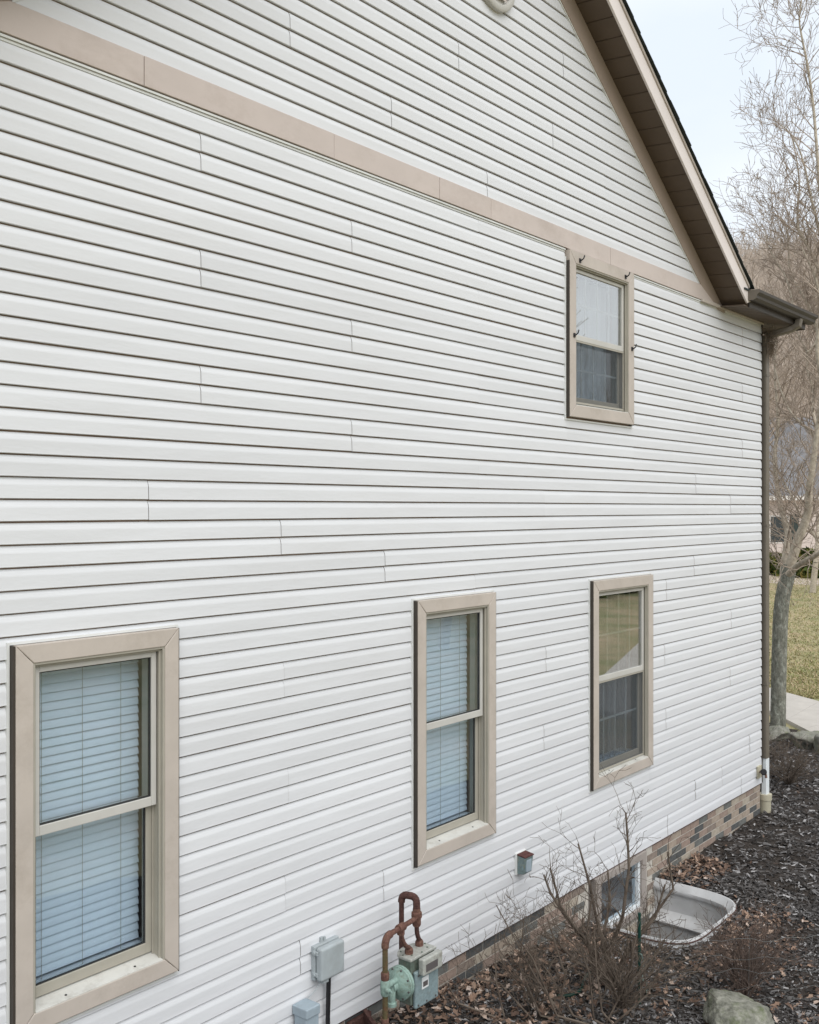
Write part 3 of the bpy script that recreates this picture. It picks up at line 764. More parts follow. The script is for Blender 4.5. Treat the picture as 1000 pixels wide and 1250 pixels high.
MB().tube([ub + Vector((0,0,.05)), ub + Vector((0,0,.085))] + arc(ub + Vector((0,0,.09)), ub + Vector((0,.0,.135)), ub + Vector((-.012,.05,.13)), 6) + arc(ub + Vector((-.015,.06,.13)), ub + Vector((-.02,.105,.13)), ub + Vector((-.02,.105,.08)), 6), .0225, 14).build('elbow', M['rust_dark'], gm, smooth=True)
MB().tube([ub + Vector((-.02,.105,.10)), ub + Vector((-.02,.105,-.30))], .016, 14).build('house_pipe', M['rust_dark'], gm, smooth=True)
# meter body
mx0, mx1, my0, my1, mz0, mz1 = 4.80, 5.035, -.345, -.20, .085, .375
m_in = Vector((mx0+.055, -.285, mz1+.012)); m_out = Vector((mx1-.05, -.262, mz1+.012))
MB().tube(arc(tee + Vector((0,0,-.035)), tee + Vector((.02,0,-.12)), m_in + Vector((0,0,.03)), 8), .0145, 12).build('swivel_pipe', M['rust'], gm, smooth=True)
MB().tube(arc(ub + Vector((0,0,-.045)), ub + Vector((0,0,-.11)), m_out + Vector((0,0,.03)), 8), .0145, 12).build('swivel_pipe', M['rust_dark'], gm, smooth=True)
for p in (m_in, m_out): MB().lathe(p - Vector((0,0,.012)), (0,0,1), [(0,.026),(.03,.026),(.042,.02)], 8).build('swivel_nut', M['rust'], gm)
bd = MB(); ny = 12; outl = []
for k in range(ny+1):                                   # rounded back half, flat front
    t = math.pi*k/ny; outl.append((mx0+.117 - .117*math.cos(t), my0+.075 + .07*math.sin(t), 0))
outl = [(mx0, my0, 0)] + outl + [(mx1, my0, 0)]
bd.prism(outl, (0,0,mz0+.01), (0,0,mz1-.01)); bd.build('meter_body', M['meter_green'], gm, .006)
lid = [(mx0+.117 + (p[0]-mx0-.117)*1.09, my0+.07 + (p[1]-my0-.07)*1.1, 0) for p in outl]
MB().prism(lid, (0,0,mz1-.012), (0,0,mz1+.006)).build('meter_lid', M['cover'], gm, .005)
for k in range(8):
    t = 2*math.pi*k/8; MB().lathe((mx0+.117+.108*math.cos(t), my0+.07+.062*math.sin(t), mz1+.005), (0,0,1), [(0,.006),(.006,.006)], 6).build('bolt', M['meter_green'], gm)
fp = MB().box(mx0+.012, mx1+.006, my0-.028, my0-.001, mz0-.01, mz1-.075); fp.build('front_plate', M['meter_blue'], gm, .012, seg=3)
for fx in (.03, .11, .2):
    for fz in (.012, .19): MB().lathe((mx0+fx+.006, my0-.028, mz0+fz), (0,-1,0), [(0,.0055),(.005,.0055)], 6).build('bolt', M['ink'], gm)
MB().box(mx0+.07, mx0+.135, my0-.031, my0-.0285, mz0+.095, mz0+.165).build('label_plate', M['label'], gm)
MB().box(mx0+.08, mx0+.125, my0-.0325, my0-.0312, mz0+.108, mz0+.138).build('label_print', M['ink'], gm)
MB().box(mx0+.035, mx1-.01, my0-.07, my0-.029, mz1-.095, mz1+.005).build('index_cover', M['cover'], gm, .008)
MB().box(mx0+.06, mx1-.06, my0-.0715, my0-.0701, mz1-.075, mz1-.03).build('dial_window', M['ink'], gm)
# regulator
rc = Vector((4.70, -.325, .262))
MB().lathe(rc + Vector((.045,0,0)), (-1,0,0), [(-.02,.055),(0,.075),(.006,.098),(.020,.098),(.024,.092),(.028,.098),(.040,.098),(.044,.086),(.062,.07),(.075,.032),(.105,.03),(.108,.02)], 28).build('regulator', M['mint'], gm, smooth=True)
for k in range(8):
    t = 2*math.pi*k/8+.3; MB().lathe(rc + Vector((.005, .088*math.cos(t), .088*math.sin(t))), (-1,0,0), [(0,.006),(.009,.006)], 6).build('bolt', M['ink'], gm)
MB().tube([rc + Vector((-.04,0,.01)), rc + Vector((-.055,0,-.02)), rc + Vector((-.055,0,-.085))], [.024,.024,.022], 12).lathe(rc + Vector((-.055,0,-.11)), (0,0,1), [(0,.03),(.02,.03),(.025,.022)], 12).build('vent_spout', M['mint'], gm, smooth=True)
MB().tube([(rx, ry, .30), rc + Vector((.02,0,.035))], .018, 10).build('inlet_stub', M['mint'], gm, smooth=True)

# telephone box on the wall
tx0, _ = W(393, 1160, .10); tx1, _ = W(421.4, 1150, .10)
tb = empty('utility_box', ((tx0+tx1)/2, -.05, .35)); tag(tb, 'grey plastic utility box on the siding with latches, above the blue one', 'utility box')
MB().box(tx0-.004, tx1+.006, -.045, -.012, .345, .545).build('back_box', M['box'], tb, .006)
MB().box(tx0, tx1, -.10, -.047, .348, .542).build('door', M['box'], tb, .016, seg=4)
for z in (.375, .50): MB().box(tx0-.010, tx0+.004, -.072, -.03, z, z+.022).lathe((tx0-.010, -.05, z+.011), (-1,0,0), [(0,.010),(.005,.010),(.006,.005)], 12).build('latch', M['box'], tb, .002)
MB().box(tx0+.065, tx0+.085, -.03, -.016, .54, .575).box(tx0+.089, tx0+.107, -.03, -.016, .54, .57).build('mounting_tab', M['box'], tb, .002)
MB().lathe((tx1+.004, -.05, .47), (1,0,0), [(0,.008),(.012,.008),(.013,.004)], 10).build('knob', M['gasket'], tb)
MB().box(tx0+.03, tx0+.075, -.085, -.035, .328, .348).build('cable_gland', M['box'], tb, .003)
cd = rtube(MB(), [(tx0+.105, -.055, .35), (tx0+.102, -.05, .1), (tx0+.10, -.05, -.2)], .022, .022).build('conduit', M['black'])
tag(cd, 'straight black cable conduit dropping from the grey utility box', 'conduit')
jb = empty('junction_box', (4.2, -.1, -.1)); tag(jb, 'blue grey junction box low on the wall at the bottom edge', 'junction box')
jx0, jz = W(375, 1235, .135); jx1 = W(390, 1226, .135)[0]
MB().box(jx0, jx1+.004, -.128, -.03, -.12, jz-.012).build('box_body', M['box_blue'], jb, .006)
MB().box(jx0-.005, jx1+.008, -.136, -.018, jz-.05, jz+.006).build('box_lid', M['box_blue'], jb, .006)
MB().lathe((jx1+.008, -.09, jz-.02), (1,0,0), [(0,.006),(.01,.006)], 8).build('screw', M['gasket'], jb)
MB().tube([(jx0-.03,-.05,-.1), (jx0-.02,-.06,.05), (jx0-.005,-.06,.12)], .015, 8).build('cable_elbow', M['black'], jb, smooth=True)
ca = [Vector((tx0+.03, -.06, .34)), Vector((tx0+.01, -.05, .30)), Vector((tx0-.05, -.035, .262)), Vector((tx0-.12, -.035, .238)), Vector((jx0+.01, -.06, jz+.0))]
tag(MB().tube(ca, .0028, 6).build('cable', M['box'], smooth=True), 'thin grey cable looping between the two utility boxes', 'cable')
# rusty flashing by the riser
fz_ = [W(432, 1234, .02), W(462, 1250, .02)]
rb = MB().hexa([(4.66,-.20,-.20),(4.73,-.02,-.20),(4.76,-.02,-.20),(4.69,-.20,-.20),(4.66,-.20,-.05),(4.73,-.02,.0),(4.76,-.02,.0),(4.69,-.20,-.05)]).box(4.60,4.80,-.03,.0,-.16,-.03).build('rusty_plate', M['rust_dark'], None, .004)
tag(rb, 'dark rusty metal plate at the brick base behind the meter riser', 'metal plate')
# small wall vent
vxa, vza = 6.452, .372
wv = empty('wall_vent', (6.5, -.05, .42)); tag(wv, 'small weathered metal vent hood with rusty top on the siding', 'vent')
MB().box(vxa-.018, vxa+.125, -.028, -.012, vza-.012, vza+.15).build('mounting_block', M['channel'], wv, .003)
MB().hexa([(vxa,-.085,vza),(vxa+.11,-.085,vza),(vxa+.11,-.028,vza-.005),(vxa,-.028,vza-.005),(vxa,-.10,vza+.125),(vxa+.11,-.10,vza+.125),(vxa+.11,-.028,vza+.135),(vxa,-.028,vza+.135)]).build('hood', M['vent_teal'], wv, .004)
MB().hexa([(vxa-.004,-.104,vza+.126),(vxa+.114,-.104,vza+.126),(vxa+.114,-.028,vza+.136),(vxa-.004,-.028,vza+.136),(vxa-.004,-.104,vza+.132),(vxa+.114,-.104,vza+.132),(vxa+.114,-.028,vza+.143),(vxa-.004,-.028,vza+.143)]).build('hood_top', M['vent_rust'], wv)
MB().box(vxa+.02, vxa+.09, -.0985, -.086, vza+.015, vza+.105).build('flap', M['box_blue'], wv, .003)
# hose faucet
hf = empty('hose_faucet', (11.38, -.05, .15)); tag(hf, 'black hose faucet knob on a beige block near the house corner', 'faucet')
MB().box(11.335, 11.445, -.035, -.012, .075, .215).build('mounting_block', M['beige_plastic'], hf, .006)
MB().tube([(11.38,-.035,.15),(11.37,-.075,.155),(11.35,-.115,.135),(11.345,-.12,.10)], [.012,.013,.013,.014], 10).build('spigot', M['rust'], hf, smooth=True)
MB().lathe((11.345,-.075,.165), (-.75,-.6,.15), [(0,.01),(.03,.012),(.035,.034),(.055,.036),(.062,.028)], 14).build('knob', M['black'], hf, smooth=True)

# ------------------------------------------------------------------ fast mesh of many small bits
def tubes_mesh(name, segs, n=4):
    """segs: array (k, 8): p0, p1, r0, r1 -> open tapered prisms"""
    s = np.asarray(segs, float); p0, p1 = s[:, :3], s[:, 3:6]; r0, r1 = s[:, 6], s[:, 7]
    d = p1 - p0; L = np.linalg.norm(d, axis=1, keepdims=True); d = d / np.maximum(L, 1e-9)
    a = np.where(np.abs(d[:, 2:3]) < .9, np.array([[0, 0, 1.]]), np.array([[1., 0, 0]]))
    u = np.cross(d, a); u /= np.linalg.norm(u, axis=1, keepdims=True); w = np.cross(d, u)
    K = len(s); V = np.zeros((K, 2*n, 3))
    for k in range(n):
        c, q = math.cos(2*math.pi*k/n), math.sin(2*math.pi*k/n)
        V[:, k] = p0 + (u*c + w*q)*r0[:, None]; V[:, n+k] = p1 + (u*c + w*q)*r1[:, None]
    base = (np.arange(K)*2*n)[:, None, None]
    f = np.array([[k, (k+1) % n, n+(k+1) % n, n+k] for k in range(n)])[None]
    Fc = (f + base).reshape(-1, 4)
    return quad_mesh(name, V.reshape(-1, 3), Fc, True)
def quad_mesh(name, V, Fc, smooth=False):
    me = bpy.data.meshes.new(name); k = Fc.shape[1]
    me.vertices.add(len(V)); me.vertices.foreach_set('co', np.ascontiguousarray(V, dtype=np.float32).ravel())
    me.loops.add(Fc.size); me.loops.foreach_set('vertex_index', np.ascontiguousarray(Fc, dtype=np.int32).ravel())
    me.polygons.add(len(Fc)); me.polygons.foreach_set('loop_start', np.arange(len(Fc), dtype=np.int32)*k)
    me.polygons.foreach_set('use_smooth', np.full(len(Fc), smooth)); me.update(calc_edges=True); me.validate(); return me

def branch(segs, p, d, length, r, depth, rnd, up=.1, spread=.75, n=4, kids=(3, 5), rmin=.002, ratio=.62, wob=.22, taper=.55):
    """recursive bare branch"""
    p = np.array(p, float); d = np.array(d, float); d /= np.linalg.norm(d); step = length/n; r_end = max(r*taper, rmin); pts = []
    for i in range(n):
        d = d + rnd.normal(0, wob, 3)*.5 + np.array([0, 0, up*.4]); d /= np.linalg.norm(d)
        q = p + d*step; ra = r + (r_end-r)*i/n; rb_ = r + (r_end-r)*(i+1)/n
        segs.append((*p, *q, ra, rb_)); pts.append((q, d.copy(), rb_)); p = q
    if depth <= 0: return
    for c in range(rnd.integers(kids[0], kids[1]+1)):
        i = rnd.integers(max(0, n//3), n) if c else n-1
        q, dd, rr = pts[i]; e = rnd.normal(0, 1, 3); e -= dd*e.dot(dd); e /= np.linalg.norm(e)+1e-9
        nd = dd*(1-spread*.45) + e*spread*rnd.uniform(.6, 1.1) + np.array([0, 0, up])
        branch(segs, q, nd, length*ratio*rnd.uniform(.75, 1.2), max(rr*.72, rmin), depth-1, rnd, up, spread, max(2, n-1), kids, rmin, ratio, wob, taper)

# ------------------------------------------------------------------ mulch chips and dead leaves
def chips(npts, xr, yr, smin, smax, seed):
    rg = np.random.default_rng(seed); out = []
    x = rg.uniform(*xr, npts); y = rg.uniform(*yr, npts)
    ok = np.array([in_poly(a, b, BED) for a, b in zip(x, y)]) & ~in_well(x, y, .02) & ~((y > -.02) & (x < XR))
    cl = .5 + .25*np.sin(x*7.3+2*np.sin(y*5.1)) + .25*np.sin(y*8.7+2*np.sin(x*4.3)); ok &= rg.uniform(0, 1, npts) < .3 + .8*cl
    x, y = x[ok], y[ok]; n = len(x); z = gz(x, y) + rg.uniform(.0, .022, n)
    L = rg.uniform(smin, smax, n); w = L*rg.uniform(.10, .5, n); h = w*.35
    a = rg.uniform(0, 2*np.pi, n); tl = rg.normal(0, .28, n)
    dx = np.stack([np.cos(a)*np.cos(tl), np.sin(a)*np.cos(tl), np.sin(tl)], 1); dy = np.stack([-np.sin(a), np.cos(a), rg.normal(0, .3, n)], 1)
    c = np.stack([x, y, z], 1); up = np.array([0, 0, 1.])
    V = np.stack([c - dx*L[:, None]/2 - dy*w[:, None]/2, c + dx*L[:, None]/2 - dy*w[:, None]*.3, c + dx*L[:, None]/2.2 + dy*w[:, None]*.4, c - dx*L[:, None]/2.3 + dy*w[:, None]/2,
                  c - dx*L[:, None]*.42 - dy*w[:, None]*.1 + up*h[:, None], c + dx*L[:, None]*.42 + up*h[:, None]], 1)
    Fq = np.array([[0, 1, 5, 4], [2, 3, 4, 5]])
    return V.reshape(-1, 3), (Fq[None] + (np.arange(n)*6)[:, None, None]).reshape(-1, 4)
Vs, Fs, b = [], [], 0
for args in ((46000, (4.2, 9.4), (-2.5, 0.), .012, .055, 1), (60000, (8.8, 17.5), (-2.6, 4.), .025, .08, 2), (3500, (1.5, 5), (-3, 0), .03, .07, 3)):
    v, f = chips(*args); Vs.append(v); Fs.append(f+b); b += len(v)
ch = link('mulch_chips', quad_mesh('mulch_chips', np.concatenate(Vs), np.concatenate(Fs)), M['chip'])
tag(ch, 'dark shredded wood mulch chips covering the bed along the wall', 'mulch', kind='stuff')

LEAF = ((0,-.6),(.18,-.34),(.34,-.22),(.26,.02),(.32,.26),(.13,.36),(0,.62),(-.14,.34),(-.33,.24),(-.25,0),(-.36,-.2),(-.17,-.34))
def leaves(name, pts, seed, smin=.03, smax=.075):
    rg = np.random.default_rng(seed); mb_v, mb_f = [], []
    for (x, y, z) in pts:
        s = rg.uniform(smin, smax); a = rg.uniform(0, 6.28); q = Matrix.Rotation(a, 3, 'Z') @ Matrix.Rotation(rg.normal(0, .45), 3, 'X') @ Matrix.Rotation(rg.normal(0, .35), 3, 'Y')
        cu = rg.uniform(.1, 1.1); ax, ay = rg.uniform(.6, 1.15), rg.uniform(.75, 1.2); out = []; jt = rg.normal(0, .07, (12, 2))
        PTS = [(p_[0]*ax + j_[0], p_[1]*ay + j_[1]) for p_, j_ in zip(LEAF, jt)]
        for (px, py) in PTS:
            out.append(q @ Vector((px*s, py*s, cu*s*(px*px*2.2 + .3*py*py))))
        b = len(mb_v); mb_v += [(x+p.x, y+p.y, z+p.z) for p in out]
        mb_v.append((x, y, z)); k = len(out)
        mb_f += [(b+i, b+(i+1) % k, b+k) for i in range(k)]
    return quad_mesh(name, np.array(mb_v), np.array(mb_f))
rg = np.random.default_rng(11); pts = []
def scat(n, x0, x1, y0, y1, wall=False, hz=.03):
    for _ in range(n):
        x = rg.uniform(x0, x1); y = -abs(rg.normal(0, abs(y0)*.5)) - .02 if wall else rg.uniform(y0, y1)
        if y < y0 or in_well(np.array(x), np.array(y), .02) or not in_poly(x, y, BED): continue
        pts.append((x, y, float(gz(x, y)) + rg.uniform(.006, hz)))
scat(1500, 4.7, 7.5, -.9, 0, True, .05); scat(520, 8.85, 9.7, -.5, 0, True, .05); scat(420, 6.6, 8.8, -1.5, -.9); scat(320, 6.0, 8.0, -2.3, -1.5); scat(260, 4.8, 6.6, -1.3, -.6); scat(160, 9.5, 15.5, -2., 2.5); scat(220, 7.6, 8.8, -1.25, -.95); scat(140, 7.8, 9.0, -1.25, -.6)
lv = link('leaf_litter', leaves('leaf_litter', pts, 5, .022, .062), M['leaf'])
tag(lv, 'brown dead oak leaves scattered over the mulch by the wall', 'leaves', kind='stuff')

# ------------------------------------------------------------------ shrubs
def shrub(name, base, paths, label, m, seed, twigs=5, r0=.012, tl=.16, extra=0, group=None, cat='shrub', depth=1):
    """paths: list of point lists relative to base (metres)"""
    rnd = np.random.default_rng(seed); b = np.array([base[0], base[1], float(gz(base[0], base[1]))-.03])
    root = empty(name, tuple(b)); tag(root, label, cat, group)
    stems = []; tw = []
    for pl in paths:
        P = [b + np.array(q) for q in pl]; n = len(P)
        for i in range(n-1):
            ra = r0*(1-.6*i/(n-1)); rb_ = r0*(1-.6*(i+1)/(n-1)); stems.append((*P[i], *P[i+1], ra, rb_))
            if i == 0: continue
            for _ in range(twigs):
                t = rnd.uniform(0, 1); p = P[i]*(1-t) + P[i+1]*t; d = (P[i+1]-P[i]); d = d/np.linalg.norm(d)
                e = rnd.normal(0, 1, 3); e -= d*e.dot(d); e /= np.linalg.norm(e); branch(tw, p, d*.55 + e*.8 + np.array([0,0,.25]), tl*rnd.uniform(.5, 1.3), rb_*.42, depth, rnd, .12, .8, 3, (1, 3), .0012, .6, .3)
    so = link('stems', tubes_mesh('stems', stems, 7), m, root); to = tag(link('twigs', tubes_mesh('twigs', tw, 4), m, root), kind='stuff')
    return root
def ppath(base_t, pix):
    """path of pixels -> points relative to the first; depths wander a little"""
    return pix
def stem_pix(base, pix, seed, dt=.25):
    rnd = np.random.default_rng(seed); b = np.array([base[0], base[1], float(gz(base[0], base[1]))-.03])
    t0 = (b[0]*CT + (b[1]+D)*ST); out = [np.zeros(3)]; w = rnd.uniform(-dt, dt)
    for i, (x, y) in enumerate(pix):
        k = (i+1)/len(pix); p = RP(x, y, t0 + w*k); out.append(np.array(p) - b)
    return out
A = (6.50, -.80)
pa = [[(735,1180),(718,1150),(700,1130),(684,1105),(672,1060)], [(722,1160),(690,1118),(672,1090),(664,1068)], [(742,1170),(760,1120),(768,1060),(766,1020),(764,992)], [(748,1180),(730,1130),(720,1080),(706,1030)],
      [(752,1190),(775,1150),(800,1120),(812,1080)], [(760,1200),(790,1180),(812,1148)], [(738,1190),(705,1175),(680,1150),(660,1140)], [(748,1200),(765,1160),(790,1130),(822,1085),(815,1040)], [(745,1195),(735,1150),(745,1100),(742,1062)], [(740,1200),(724,1178),(716,1140),(722,1100)]]
shrub('bare_shrub', A, [stem_pix(A, q, 20+i) for i, q in enumerate(pa)], 'tall leafless pruned shrub in front of the basement window', M['shrub'], 3, twigs=6, r0=.016, tl=.17, depth=2)
Bp = (5.95, -1.15)
pb = [[(735,1235),(728,1180),(725,1130)], [(700,1240),(672,1190),(640,1150)], [(690,1245),(655,1195),(636,1160),(606,1105)], [(680,1240),(650,1170),(628,1140)], [(725,1245),(720,1190),(706,1150)], [(740,1250),(760,1210),(775,1165)], [(655,1250),(610,1200),(580,1195)], [(660,1240),(634,1180),(640,1120)], [(750,1250),(790,1215),(812,1170)], [(620,1260),(606,1200),(604,1150)], [(680,1250),(690,1190),(668,1120)], [(640,1255),(560,1225),(548,1205)]]
shrub('bare_shrub', Bp, [stem_pix(Bp, q, 50+i, .3) for i, q in enumerate(pb)], 'thin leafless shrub stems at the bottom edge left of the boulder', M['shrub'], 5, twigs=5, r0=.0085, tl=.16, depth=2)
def radial(n, h, r, seed, zmin=.5):
    rnd = np.random.default_rng(seed); out = []
    for i in range(n):
        a = rnd.uniform(0, 6.28); k = math.sqrt(rnd.uniform(0, 1)); hh = h*rnd.uniform(zmin, 1); e = np.array([math.cos(a)*r*k, math.sin(a)*r*k, hh*(1-.35*k*k)])
        m1 = np.array([e[0]*.18+rnd.normal(0,.02), e[1]*.18+rnd.normal(0,.02), e[2]*.35]); m2 = np.array([e[0]*.55+rnd.normal(0,.03), e[1]*.55+rnd.normal(0,.03), e[2]*.7]); out.append([np.zeros(3), m1, m2, e])
    return out
shrub('bare_shrub', (6.22, -1.02), radial(30, .85, .55, 41, .4), 'tangle of upright leafless stems just left of the green stake', M['shrub'], 15, twigs=4, r0=.0065, tl=.16)
shrub('bare_shrub', (5.75, -.62), radial(16, .62, .4, 43, .4), 'small leafless shrub near the brick wall right of the gas meter', M['shrub'], 16, twigs=4, r0=.0055, tl=.15)
shrub('twiggy_shrub', (7.12, -1.50), radial(46, .76, .38, 4, .45), 'dense reddish brown leafless shrub right of the window well', M['barberry'], 6, twigs=5, r0=.005, tl=.13)
shrub('twiggy_shrub', (13.0, .18), radial(34, .62, .48, 9, .35), 'low grey leafless shrub beyond the downspout near mossy stones', M['shrub'], 7, twigs=5, r0=.006, tl=.16)
shrub('twiggy_shrub', (14.1, .95), radial(22, .4, .5, 12, .35), 'small grey leafless shrub at the foot of the tree', M['shrub'], 8, twigs=5, r0=.006, tl=.16)

# ------------------------------------------------------------------ stones
def rock(x, y, sx, sy, sz, seed, label, m, group=None, sink=.25, rot=0):
    bm = bmesh.new(); bmesh.ops.create_icosphere(bm, subdivisions=5, radius=1); rnd = np.random.default_rng(seed)
    planes = [(Vector(rnd.normal(0, 1, 3)).normalized(), rnd.uniform(.5, .85)) for _ in range(12)]
    from mathutils import noise
    for v in bm.verts:
        p = v.co.copy()
        for nrm, dd in planes:
            k = p.dot(nrm)
            if k > dd: p -= nrm*(k-dd)*.96
        p += p.normalized()*(noise.noise(p*2.3+Vector((seed,0,0)))*.09 + noise.noise(p*7+Vector((0,seed,0)))*.04 + noise.noise(p*19)*.018)
        v.co = Vector((p.x*sx, p.y*sy, p.z*sz))
    me = bpy.data.meshes.new('boulder'); bm.to_mesh(me); bm.free()
    me.polygons.foreach_set('use_smooth', [True]*len(me.polygons))
    o = link('boulder', me, m); o.location = (x, y, float(gz(x, y)) + sz*(1-2*sink)*.5); o.rotation_euler = (0, 0, rot); tag(o, label, 'boulder', group)
rock(6.565, -1.63, .33, .26, .165, 3, 'large grey boulder with greenish lichen at the bottom edge', M['stone'], rot=.5)
g_ = 'mossy stones edging the bed'
rock(15.0, .30, .42, .30, .24, 5, 'flat grey edging stone with moss, nearest the small grey shrub', M['stone_moss'], g_)
rock(15.3, .72, .36, .28, .24, 8, 'dark mossy edging stone at the walk, just right of the tree', M['stone_moss'], g_)
rock(15.6, 1.25, .40, .30, .20, 13, 'mossy edging stone at the foot of the tree trunk', M['stone_moss'], g_)
rock(14.6, -.1, .40, .32, .25, 21, 'grey edging stone at the right edge of the picture', M['stone_moss'], g_)

# ------------------------------------------------------------------ garden stake and wire fence
fb = (6.42, -1.04); fbz = float(gz(*fb))
st = empty('garden_stake', (*fb, fbz)); tag(st, 'dark green metal garden stake with a green tie among shrubs', 'stake')
MB().tube([(fb[0], fb[1], fbz-.15), (fb[0]+.004, fb[1], fbz+.63)], .011, 8).build('post', M['green_metal'], st)
tp = [Vector((fb[0]+.012, fb[1]-.012, fbz+.33)) + Vector((.02*math.sin(k*1.1), -.01*k*.4, -.028*k + .02*math.cos(k*1.9))) for k in range(9)]
MB().tube(tp, .003, 5).tube([Vector((fb[0]-.012, fb[1]-.012, fbz+.36)), Vector((fb[0]+.014, fb[1]-.014, fbz+.34))], .004, 5).build('tie', M['mint'], st)
wf = empty('wire_fence', (6.9, -1.6, fbz)); tag(wf, 'slack thin wire garden fence running right from the stake', 'wire fence')
fe = Vector((7.42, -2.18, 0)); fs_ = Vector((fb[0], fb[1], 0))
for i, z in enumerate((-.24, -.17, -.05, .04, .17)):
    pl = []
    for k in range(19):
        t = k/18; p = fs_*(1-t) + fe*t; pl.append((p.x + .012*math.sin(k*1.3+i*2), p.y + .03*math.sin(k*.7+i), z + .015*math.sin(k*1.7+i*3.1) - .05*t*(1-t)*2))
    MB().tube(pl, .0009, 4).build('wire', M['wire'], wf)
for k in (9, 15):
    t = k/18; p = fs_*(1-t) + fe*t
    MB().tube([(p.x+.01*math.sin(k), p.y, -.3), (p.x-.01*math.sin(k*2), p.y, -.05), (p.x+.012*math.sin(k*3), p.y, .2)], .0008, 4).build('wire', M['wire'], wf)
hp = [Vector((6.05 + .09*k, -.62 - .05*math.sin(k*.8), float(gz(6.05+.09*k, -.65))+.03)) for k in range(9)]
tag(MB().tube(hp, .011, 8).build('garden_hose', M['green_metal'], smooth=True), 'short length of dark green garden hose under the tall shrub', 'hose')

# ------------------------------------------------------------------ bird nest on the downspout elbow
nb = []; rnd = np.random.default_rng(31); nc = np.array([11.56, -.085, 5.02])
for _ in range(420):
    p = nc + rnd.normal(0, 1, 3)*np.array([.055, .035, .075]); d = rnd.normal(0, 1, 3)*np.array([1, .8, .7]); d /= np.linalg.norm(d); L = rnd.uniform(.03, .11); q = p + d*L; nb.append((*p, *q, .002, .001))
for _ in range(70):
    p = nc + np.array([rnd.normal(0,.04), -.01, -.05]); q = p + np.array([rnd.normal(0,.035), rnd.normal(0,.02), -rnd.uniform(.08,.26)]); nb.append((*p, *q, .0018, .001))
tag(link('bird_nest', tubes_mesh('bird_nest', nb, 4), M['straw']), 'straggly straw bird nest wedged on the downspout under the eave', 'nest')

# ------------------------------------------------------------------ trees
def pix_limb(pix, t, dts, r0, r1, rnd, segs, tips, sub=4):
    P = []
    for i, (x, y) in enumerate(pix):
        k = i/(len(pix)-1); P.append(np.array(RP(x, y, t + dts*k)))
    # catmull-rom
    out = []
    for i in range(len(P)-1):
        a, b_, c, d = P[max(i-1,0)], P[i], P[i+1], P[min(i+2, len(P)-1)]
        for s in range(sub):
            u = s/sub; out.append(.5*((2*b_) + (-a+c)*u + (2*a-5*b_+4*c-d)*u*u + (-a+3*b_-3*c+d)*u**3))
    out.append(P[-1]); n = len(out)
    for i in range(n-1):
        ra, rb_ = r0+(r1-r0)*i/(n-1), r0+(r1-r0)*(i+1)/(n-1)
        segs.append((*out[i], *(out[i+1]+(out[i+1]-out[i])*.04), ra, rb_)); tips.append((out[i+1], (out[i+1]-out[i])/np.linalg.norm(out[i+1]-out[i]), rb_))
    return out
rnd = np.random.default_rng(77)
mt = empty('yard_tree', (16.04, 1.40, -.4)); tag(mt, 'bare grey barked tree with lichen on its trunk, beside the downspout', 'tree')
TT = 16.0
tr_, tips = [], []
pix_limb([(949.5,905),(950,880),(950.5,845),(951.5,800),(953,755),(956,727),(961,706),(964,690)], TT, 0, .118, .112, rnd, tr_, [], 6)
tr_ = [list(s) for s in tr_]; tr_[0][6] = .20; tr_[0][7] = .165; tr_[1][6] = .165; tr_[1][7] = .138; tr_[2][6] = .138; tr_[2][7] = .126; tr_[3][6] = .126; tr_[3][7] = .119
limbs = []
LB = [([(958,712),(958,690),(961,668),(962,650),(956,628),(950,600),(946,560),(950,510),(946,450),(952,380)], 1.2, .075, .012),
      ([(961,700),(968,680),(975,658),(982,640),(987,620),(988,595),(992,570),(999,520),(1003,470),(998,420),(1006,350)], -.8, .085, .022),
      ([(960,704),(972,692),(985,684),(1000,675),(1020,655),(1040,610)], -1.5, .06, .02),
      ([(1002,663),(988,645),(977,628),(967,607),(957,588),(948,571),(941,560)], .8, .028, .008),
      ([(1003,540),(988,525),(966,504),(952,472),(944,436),(942,405)], .9, .026, .007),
      ([(1001,536),(993,505),(993,479),(986,452),(985,430),(976,412),(972,400)], .5, .03, .008), ([(985,430),(992,424),(998,412),(1003,400)], 0., .02, .01),
      ([(1008,360),(1000,330),(986,300),(975,280),(974,255),(976,225),(972,190),(966,165)], .5, .035, .006), ([(1003,420),(990,380),(975,352),(965,335),(962,290),(957,270),(948,262)], .9, .032, .006),
      ([(1010,300),(1002,240),(998,190),(993,130),(986,80),(979,45),(976,22),(980,-10)], -.3, .03, .009), ([(1012,330),(999,275),(990,240),(984,210),(975,180),(962,160),(950,150)], .4, .026, .005),
      ([(1015,420),(1004,380),(996,340),(985,315),(978,300)], 0, .03, .01), ([(972,400),(968,370),(960,340),(950,322),(938,300),(934,280)], .6, .018, .006), ([(976,24),(970,22),(964,10),(961,-8)], 0, .007, .004), ([(976,24),(983,10),(987,-8)], 0, .007, .004)]
for pix, dts, r0, r1 in LB:
    limbs = []; pix_limb(pix, TT, dts, r0, r1, rnd, limbs, tips)
    link('limb', tubes_mesh('limb', limbs, 8), M['bark2'], mt)
tw = []
for (p, d, r) in tips:
    for _ in range(2 if r < .03 else 1):
        if rnd.uniform() < .75:
            e = rnd.normal(0, 1, 3); e -= d*e.dot(d); e /= np.linalg.norm(e)
            branch(tw, p, d*.4 + e*.8 + np.array([0,0,.35]), rnd.uniform(.3, .75), min(r*.5, .013), 3, rnd, .14, .75, 4, (2, 3), .0032, .62, .28)
link('trunk', tubes_mesh('trunk', tr_, 14), M['bark'], mt)
tag(link('twigs', tubes_mesh('twigs', tw, 3), M['twig'], mt), kind='stuff')

